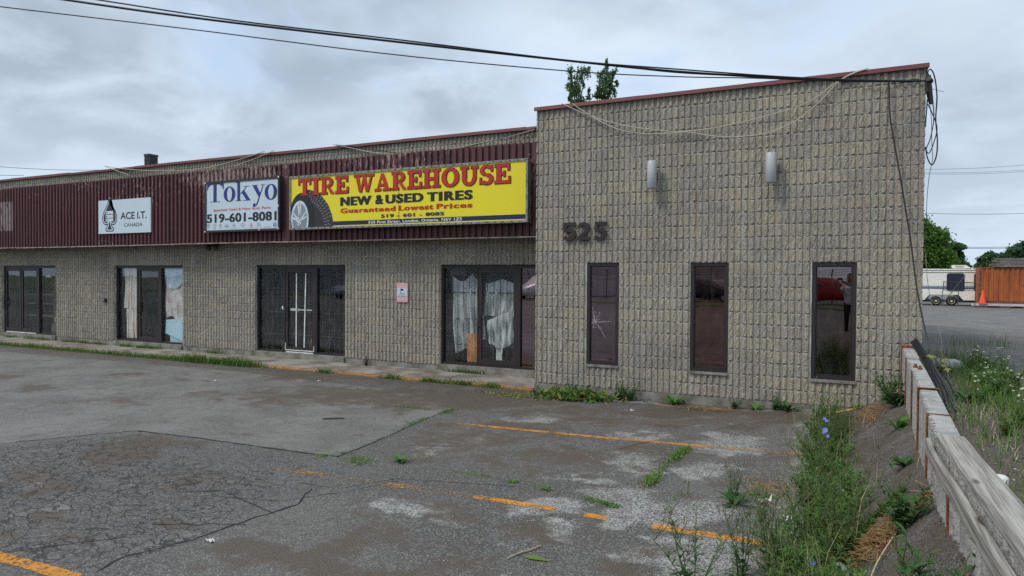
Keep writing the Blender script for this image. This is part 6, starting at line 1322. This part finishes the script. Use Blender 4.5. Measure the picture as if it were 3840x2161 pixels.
# ribbed side: horizontal lap siding with the wheel opening cut out
mb = MB(); zs = np.arange(.40, 2.36, .075)
for z in zs:
    segs = [(X0, X1)] if z > .74 else [(X0, w1-.42-.25*(1-(z-.40)/.34)), (w2+.42+.25*(1-(z-.40)/.34), X1)]
    for a, b in segs: mb.add([(a, .0, z), (b, .0, z), (b, -.018, z+.012), (a, -.018, z+.012), (b, -.0, z+.0735), (a, -.0, z+.0735)], [(0, 1, 2, 3), (3, 2, 4, 5)])
o = part('side_siding', to_mesh('siding', mb.v, [f for f in mb.f], wtm), tl)
mb = MB(); mb.prism([(X0, .40), (w1-.68, .40), (w1-.42, .76), (w2+.42, .76), (w2+.68, .40), (X1, .40), (X1, 2.40), (X1-.12, 2.56), (X0, 2.62)], .02, 2.3); part('shell', mesh_of(mb, 'shell'), tl).data.materials.append(wtm)
mb = MB(); mb.box(X0, X1+.01, -.04, .0, 2.33, 2.37); mb.box(X0, X1-.05, -.02, .02, 2.45, 2.50); part('awning_rail', mesh_of(mb, 'rail'), tl).data.materials.append(M['alu'])
mb = MB(); mb.box(X0, X1, -.024, -.019, 1.19, 1.27); part('stripe', mesh_of(mb, 'stripe'), tl).data.materials.append(blu)
mb = MB(); mb.box(X0, X1, -.024, -.019, 1.30, 1.34); part('stripe', mesh_of(mb, 'stripe'), tl).data.materials.append(bl2)
mb = MB(); mb.box(X0, X1, -.024, -.019, 1.37, 1.40); part('stripe', mesh_of(mb, 'stripe'), tl).data.materials.append(bl2)
def rrect(x0, x1, z0, z1, r_, y0, y1):
    P_ = []
    for cx_, cz_, a0 in ((x1-r_, z0+r_, -90), (x1-r_, z1-r_, 0), (x0+r_, z1-r_, 90), (x0+r_, z0+r_, 180)):
        for k in range(5): a = math.radians(a0+k*22.5); P_.append((cx_+r_*math.cos(a), cz_+r_*math.sin(a)))
    return MB().prism(P_, y0, y1)
a, b = L_(2383, 688), L_(2424, 732); part('window', mesh_of(rrect(float(a[0]), float(b[0]), float(b[2]), float(a[2]), .12, -.05, -.01), 'window'), tl).data.materials.append(M['ink']); part('window_pane', mesh_of(rrect(float(a[0])+.05, float(b[0])-.05, float(b[2])+.05, float(a[2])-.05, .09, -.056, -.05), 'pane'), tl).data.materials.append(dk)
a2, b2 = L_(2447, 689), L_(2456, 732); part('door_window', mesh_of(rrect(float(a2[0]), X1-.03, float(b2[2]), float(a2[2]), .1, -.05, -.01), 'window'), tl).data.materials.append(M['ink'])
for wx in (w1, w2):
    mb = MB(); mb.lathe([(.20, -.1), (.31, -.1), (.335, -.06), (.335, .08), (.31, .12), (.2, .12)], (wx, .10, .335), 24, 'y'); wl = part('wheel', mesh_of(mb, 'wheel', True), tl); wl.data.materials.append(tyre)
    mb = MB(); mb.lathe([(.0, .0), (.07, -.02), (.075, .02), (.16, .03), (.20, -.01), (.205, .05)], (wx, -.005, .335), 20, 'y'); rm_ = part('rim', mesh_of(mb, 'rim'), wl); rm_.data.materials.append(rimm)
    mb = MB()
    for k in range(6): a = k*1.047; mb.lathe([(.028, 0), (.028, .012)], (wx+.125*math.cos(a), .014, .335+.125*math.sin(a)), 8, 'y')
    h_ = part('rim_hole', mesh_of(mb, 'hole'), wl); h_.data.materials.append(M['ink'])
a = L_(2418, 671); mb = MB(); ax = float(a[0]); mb.prism([(ax-.42, 2.62), (ax+.55, 2.62), (ax+.62, 2.66), (ax+.35, 2.86), (ax-.42, 2.86), (ax-.46, 2.80)], .6, 1.2); part('air_conditioner', mesh_of(mb, 'ac'), tl).data.materials.append(pm('cream plastic', (.68, .66, .56), .5))
mb = MB()
for k in range(9): mb.box(ax-.30+.06*k, ax-.26+.06*k, .59, .6, 2.70, 2.80)
part('vent_grille', mesh_of(mb, 'vent'), tl).data.materials.append(M['alu'])
mb = MB(); mb.box(X0+.1, X1-.3, .1, 2.1, .26, .39); part('chassis', mesh_of(mb, 'chassis'), tl).data.materials.append(M['ink'])
mb = MB(); mb.box(X1-.25, X1-.19, .1, .16, 0, .5); mb.box(X0+.3, X0+.36, .1, .16, 0, .5); part('jack', mesh_of(mb, 'jack'), tl).data.materials.append(M['bar'])
CD = 45.; cb = P_D(2462, 772, CD); CZ = float(nz(cb[0], cb[1]))
ct = thing('shipping_container', 'rusty orange shipping container on timbers beside the trailer', 'container', (float(cb[0]), float(cb[1]), CZ)); z0 = .28; z1 = z0+2.42
m, nt = newmat('rusty orange'); pos = nd(nt, 'ShaderNodeNewGeometry').outputs['Position']
c = mix(nt, ramp(nt, noise(nt, vscale(nt, pos, (1.4, 1.4, .35)), 1.6, 5, .65), .35, .7), (.40, .105, .022), (.20, .048, .014)); c = mix(nt, ramp(nt, noise(nt, vscale(nt, pos, (3.5, 3.5, 1.2)), 1.6, 6, .75), .60, .70), c, (.045, .020, .012))
finish(nt, nd(nt, 'ShaderNodeBsdfPrincipled', {'Base Color': c, 'Roughness': .7}).outputs[0]); M['cont'] = m
mb = MB(); vs = []; n = 0; x = .12; pr = []
while x < 6.0: pr += [(x, .0), (x+.10, .0), (x+.14, .045), (x+.24, .045), (x+.28, .0)]; x += .28
m_ = len(pr); mb.add([(x, y+.02, z0+.16) for x, y in pr]+[(x, y+.02, z1-.12) for x, y in pr], [(i, i+1, m_+i+1, m_+i) for i in range(m_-1)]); part('side_panel', mesh_of(mb, 'panel'), ct).data.materials.append(M['cont'])
mb = MB(); mb.box(0, .12, 0, .12, z0, z1); mb.box(5.95, 6.07, 0, .12, z0, z1); mb.box(.12, 5.95, .0, .08, z1-.12, z1); mb.box(.12, 5.95, 0, .1, z0, z0+.16); part('frame', mesh_of(mb, 'frame'), ct).data.materials.append(pm('rusted frame', (.11, .04, .02), .85, (.25, .08, .03), 6, .8))
mb = MB(); mb.box(.05, 6.0, .1, 2.4, z0+.02, z1-.02); part('shell', mesh_of(mb, 'shell'), ct).data.materials.append(M['cont'])
p = P_D(2576, 715, CD)-cb; mb = MB(); cxx, czz = float(p[0])+.12, float(p[2])+float(cb[2])-CZ; mb.prism([(cxx-.5, czz), (cxx, czz-.5), (cxx+.5, czz), (cxx, czz+.5)], -.012, -.004); part('diamond_mark', mesh_of(mb, 'mark'), ct).data.materials.append(pm('faded blue', (.09, .12, .24), .6))
mb = MB(); mb.box(-.45, 6.2, -.35, -.18, .12, .27); single_o = part('loading_beam', mesh_of(mb, 'beam'), ct); single_o.data.materials.append(pm('pale steel beam', (.50, .50, .50), .5))
for x in (-.1, 1.1, 2.3, 3.5, 4.8): mb = MB(); mb.box(x, x+.55, -.4, 2.3, 0, .115); part('bearer', mesh_of(mb, 'bearer'), ct).data.materials.append(M['bark'])
bs_ = thing('board_stack', 'stack of grey weathered boards on top of the container', 'boards', (float(cb[0])+1., float(cb[1])+.9, CZ+z1))
for k in range(14):
    za = .02+(k % 7)*.085; xa = .2+random.uniform(-.15, .35); mb = MB(); mb.bar((xa-.4, -.8+(k//7)*.75, za), (xa+5.2, -.7+(k//7)*.75, za+random.uniform(-.02, .05)), .42, .05, up=(0, 0, 1)); o = part('board', mesh_of(mb, 'board'), bs_); o.data.materials.append(pm('grey board', (.24, .22, .21), .9, (.12, .105, .10), 5, .8, stretch=(.3, 3, 3)) if k == 0 else bpy.data.materials['grey board'])
cp = P_D(2470, 762, CD-1.0); cn = thing('traffic_cone', 'bright orange traffic cone standing before the container', 'cone', (float(cp[0]), float(cp[1]), CZ+.28))
con = pm('fluorescent cone', (.85, .09, .015), .5); mb = MB(); mb.lathe([(.21, 0), (.20, .04), (.05, .84), (.04, .85)], (0, 0, .03), 16); part('cone', mesh_of(mb, 'cone'), cn).data.materials.append(con); mb = MB(); mb.box(-.24, .24, -.24, .24, 0, .03); part('base', mesh_of(mb, 'base'), cn).data.materials.append(con)
cn.location.y = float(cb[1])-.27; cn.location.z = CZ+.27; cn.location.x = float(P_D(2471, 762, CD-.2)[0])
# railing frame and a leaning bar before the trailer
RD = 43.; q0 = P_D(2372, 710, RD); gz_ = float(nz(q0[0], q0[1])); rl = thing('metal_railing', 'thin black metal railing frame standing before the trailer', 'railing', (float(q0[0]), float(q0[1]), gz_))
def Lr(x, y): p = P_D(x, y, RD); return (float(p[0]), float(p[1]), max(float(p[2]), gz_))
mb = MB()
for a, b in (((2374, 708), (2368, 768)), ((2412, 710), (2410, 770)), ((2455, 712), (2452, 772)), ((2374, 709), (2455, 712)), ((2373, 730), (2454, 732))): mb.tube([Lr(*a), Lr(*b)], .022, 6)
obj('rail', mb, M['bar'], rl); mb = MB()
for k in range(26): x = 2375+k*3.1; mb.tube([Lr(x, 709+k*.12), Lr(x, 730+k*.08)], .007, 4)
obj('baluster', mb, M['bar'], rl)
mb = MB(); mb.tube([Lr(2367, 769), Lr(2428, 693)], .028, 6); single('steel_bar', mb, M['bar'], 'long dark steel bar leaning diagonally against the railing', 'bar')
# power lines
def wire(label, a, b, D0, D1, r_, sag=.3):
    p, q = P_D(*a, D0), P_D(*b, D1); L = [p+(q-p)*t-np.array([0, 0, sag*4*t*(1-t)]) for t in np.linspace(0, 1, 7)]; cable('power_line', label, L, r_, M['black'], 'power line', n=5, k=4)
wire('thin power line highest right of the tower', (2200, 424), (2640, 409), 60, 64, .014); wire('thin power line second from top right of the tower', (2200, 430), (2640, 423), 60, 64, .012); wire('thin power line third from top right of the tower', (2200, 433), (2640, 427), 60, 64, .012); wire('single power line midway down the sky right of the tower', (2200, 529), (2640, 534), 66, 70, .02); wire('upper of two low power lines above the board stack', (2330, 621), (2640, 620), 90, 90, .03, .1); wire('lower of two low power lines above the board stack', (2330, 624), (2640, 623), 90, 90, .03, .1)
wire('faint power line above the far left coping', (-60, 414), (260, 428), 70, 70, .025, .2); wire('lower faint power line above the far left coping', (-60, 436), (60, 441), 70, 70, .025, .1)

# ================================================================ across the street, behind the camera: seen in the window glass
pw = pm('pale painted wall', (.46, .42, .42), .8, (.40, .37, .37), .6, .6); db = thing('warehouse', 'pale warehouse across the lot reflected in the tower windows', 'building', (-20, -52, .2))
mb = MB(); mb.box(-60, 2, -60, -48, .15, 6.5); obj('wall', mb, pw, db); mb = MB(); mb.box(-60.2, 2.2, -60.2, -47.8, 6.5, 6.9); obj('roof', mb, M['coping'], db)
for x in (-52, -44, -36, -28, -20, -10, -3): mb = MB(); mb.box(x, x+3, -47.99, -47.9, .25, 3.6); obj('loading_door', mb, M['lampm'], db)
fn = thing('chain_fence', 'chain-link fence with barbed wire across the lot reflected in the glass', 'fence', (-15, -38, .2))
for k in range(24): x = -50+k*2.6; mb = MB(); mb.tube([(x, -38, .15), (x, -38, 2.2), (x+.05, -37.7, 2.55)], .035, 5); obj('post', mb, M['bar'], fn)
for z in (.5, 1.9, 2.2, 2.35, 2.5): mb = MB(); mb.tube([(-50, -38+.0, z), (10, -38, z)], .018, 4); obj('rail', mb, M['bar'], fn)
def car(label, x, y, rz, body, H=1.62, L=4.5):
    z = float(lot_z0(x, y)); t = thing('parked_car', label, 'car', (x, y, z), 'cars parked across the lot', rz); W = .9; h = H
    prof = [(-L/2, .35), (-L/2, .85*h/1.6), (-L/2+.15, 1.0*h/1.6), (-L/2+.35, h*.93), (-L/2+.8, h), (L*.08, h*.99), (L*.25, h*.66), (L/2-.25, h*.56), (L/2, h*.42), (L/2, .32), (L/2-.45, .28), (-L/2+.4, .28)]
    mb = MB(); n = len(prof); vs = []
    for yy, sx, in ((-W, .93), (-W*.97, 1.), (W*.97, 1.), (W, .93)):
        for px0, pz0 in prof: vs.append((px0*sx, yy*(.80 if pz0 > h*.7 else 1.), pz0))
    fs = [tuple(range(n)), tuple(range(4*n-1, 3*n-1, -1))]+[(r_*n+i, (r_+1)*n+i, (r_+1)*n+(i+1) % n, r_*n+(i+1) % n) for r_ in range(3) for i in range(n)]; mb.add(vs, fs); me = mesh_of(mb, 'body', True); me.materials.append(body); part('body', me, t)
    for s in (-1, 1):
        mb = MB(); yy = s*W*.86; mb.add([(-L/2+.55, s*W*.91, h*.66), (L*.17, s*W*.91, h*.66), (L*.05, s*W*.805, h*.93), (-L/2+.75, s*W*.805, h*.93)], [(0, 1, 2, 3)]); part('side_window', to_mesh('sw', mb.v, mb.f, dk), t)
        for wx in (-L*.31, L*.31): mb = MB(); mb.lathe([(.2, -.1), (.32, -.1), (.33, 0), (.32, .1), (.2, .1)], (wx, s*W*.9, .33), 18, 'y'); wo = part('wheel', mesh_of(mb, 'wheel'), t); wo.data.materials.append(tyre); mb = MB(); mb.lathe([(0, 0), (.2, .02)], (wx, s*(W*.9+.1), .33), 14, 'y'); ro = part('rim', mesh_of(mb, 'rim'), wo); ro.data.materials.append(M['lampm'])
        mb = MB(); mb.box(L/2-.06, L/2-.02, s*.62-.15, s*.62+.15, h*.42, h*.5); part('headlight', mesh_of(mb, 'hl'), t).data.materials.append(M['lampm']); mb = MB(); mb.box(-L/2-.01, -L/2+.05, s*.7-.1, s*.7+.1, h*.5, h*.68); part('taillight', mesh_of(mb, 'tl'), t).data.materials.append(M['red'])
    return t
def mirror_x(px, Y): p = P_Y(px, 690, -Y+.1); return float(p[0])
def carpaint(n, c): return pm(n, c, .25, c, 2, .2)
car('red hatchback across the lot reflected in the third window', mirror_x(2085, -36), -36, .12, carpaint('red car paint', (.33, .012, .012)), 1.75, 4.6)
car('dark car across the lot reflected in the second window', mirror_x(1775, -37), -37, .0, carpaint('dark car paint', (.03, .03, .035)))
car('silver car across the lot reflected beside the dark one', mirror_x(1830, -42), -42, .0, carpaint('silver car paint', (.35, .35, .36)))
car('white van-like car across the lot reflected in the shop glass', mirror_x(1330, -34), -34, 1.9, carpaint('white car paint', (.6, .6, .6)), 1.85, 4.7)
car('pale car across the lot reflected in the dark shop glass', mirror_x(850, -26), -26, 1.7, carpaint('pale car paint', (.42, .44, .47)), 1.5, 4.5)
# ================================================================ the photographer, seen only as a reflection in the third window
PX, PYY = 5.32, -11.78; PZ = float(lot_z0(PX, PYY))
pe_ = thing('person', 'person in white shirt and dark trousers photographing, reflected in the third window', 'person', (PX, PYY, PZ))
def limb_mesh(mb, chain, n=10):
    mb.tube(smooth_path([c[0] for c in chain], 4), list(np.interp(np.linspace(0, len(chain)-1, (len(chain)-1)*4+1), range(len(chain)), [c[1] for c in chain])), n)
skinm = pm('skin', (.42, .25, .18), .6); shirt = pm('white cotton shirt', (.70, .70, .72), .9); trou = pm('dark trousers', (.02, .022, .03), .9); hairm = pm('dark hair', (.03, .022, .018), .8)
cx_, cy_, cz_ = [float(a-b) for a, b in zip(CAMP, (PX, PYY, PZ))]
bd = MB()
limb_mesh(bd, [((0, 0, .95), .15), ((0, -.01, 1.1), .14), ((0, -.01, 1.28), .165), ((0, 0, 1.42), .15), ((0, .01, 1.50), .07), ((0, .02, 1.58), .058)], 14)
for s in (-1, 1):
    limb_mesh(bd, [((s*.08, 0, .98), .10), ((s*.10, .01, .75), .085), ((s*.105, .02, .48), .058), ((s*.11, -.01, .3), .055), ((s*.11, -.02, .09), .038), ((s*.12, .02, .05), .042), ((s*.13, .14, .03), .035)], 10)
    hx = cx_+s*.075; limb_mesh(bd, [((s*.15, 0, 1.42), .065), ((s*.23, .03, 1.36), .052), ((s*.27, .16, 1.32), .042), ((cx_*.6+s*.18, .30, 1.52), .036), ((hx, cy_-.06, cz_-.07), .026), ((hx, cy_-.03, cz_-.03), .028)], 9)
    for f in range(4): limb_mesh(bd, [((hx, cy_-.035, cz_-.045+.018*f), .010), ((hx-s*.004, cy_+.0, cz_-.04+.018*f), .009), ((hx-s*.03, cy_-.012, cz_-.038+.018*f), .008)], 6)
    limb_mesh(bd, [((hx, cy_-.05, cz_-.05), .011), ((hx-s*.03, cy_-.055, cz_-.04), .010), ((hx-s*.045, cy_-.052, cz_-.03), .008)], 6)
me = mesh_of(bd, 'body', True); rm = None
bo = bpy.data.objects.new('body', me); col.objects.link(bo); bo.parent = pe_; me.materials.append(skinm)
mo = bo.modifiers.new('join', 'REMESH'); mo.mode = 'VOXEL'; mo.voxel_size = .008; mo.use_smooth_shade = True
hd = MB(); hd.lathe([(.0, -.13), (.05, -.125), (.07, -.09), (.085, -.03), (.092, .03), (.085, .08), (.06, .115), (.0, .13)], (0, .035, 1.70), 16)
hd.v = [(x*.86, (y-.035)*1.12+.035, z) for x, y, z in hd.v]; hd.lathe([(.012, 0), (.016, .02), (.006, .05)], (0, .14, 1.665), 6)
for s in (-1, 1): hd.lathe([(.006, 0), (.022, .01), (.006, .02)], (s*.083-.01, .03, 1.70), 8, 'x')
me = mesh_of(hd, 'head', True); part('head', me, pe_).data.materials.append(skinm)
hd = MB()
for s in (-1, 1): hd.lathe([(.004, 0), (.010, .006), (.004, .01)], (s*.032, .128, 1.715), 8, 'y')
hd.box(-.022, .022, .132, .139, 1.628, 1.634); part('face_features', mesh_of(hd, 'face'), pe_).data.materials.append(hairm)
hd = MB(); hd.lathe([(.088, .0), (.096, .05), (.085, .10), (.05, .13), (0, .14)], (0, .022, 1.71), 16); hd.v = [(x*.9, (y-.022)*1.1+.018, z) for x, y, z in hd.v]; part('hair', mesh_of(hd, 'hair', True), pe_).data.materials.append(hairm)
sh = MB(); limb_mesh(sh, [((0, 0, .90), .172), ((0, -.01, 1.1), .165), ((0, -.01, 1.28), .185), ((0, 0, 1.43), .162), ((0, .01, 1.49), .085)], 16)
for s in (-1, 1): limb_mesh(sh, [((s*.13, 0, 1.42), .085), ((s*.23, .03, 1.36), .07), ((s*.258, .11, 1.335), .064)], 10)
part('shirt', mesh_of(sh, 'shirt', True), pe_).data.materials.append(shirt)
tr = MB(); limb_mesh(tr, [((0, 0, .86), .168), ((0, 0, .98), .158)], 14)
for s in (-1, 1): limb_mesh(tr, [((s*.08, 0, .95), .115), ((s*.10, .01, .75), .10), ((s*.105, .02, .48), .075), ((s*.11, -.01, .3), .07), ((s*.11, -.02, .09), .062)], 10)
part('trousers', mesh_of(tr, 'trousers', True), pe_).data.materials.append(trou)
for s in (-1, 1):
    mb = MB(); limb_mesh(mb, [((s*.115, -.06, .045), .045), ((s*.12, .03, .05), .052), ((s*.13, .13, .04), .042), ((s*.133, .17, .035), .03)], 10); part('shoe', mesh_of(mb, 'shoe', True), pe_).data.materials.append(hairm)
ph = MB(); ph.box(float(CAMP[0])-.078, float(CAMP[0])+.078, float(CAMP[1])-.042, float(CAMP[1])-.034, float(CAMP[2])-.037, float(CAMP[2])+.037); single('phone', ph, M['ink'], 'black phone held up by the reflected photographer', 'phone')
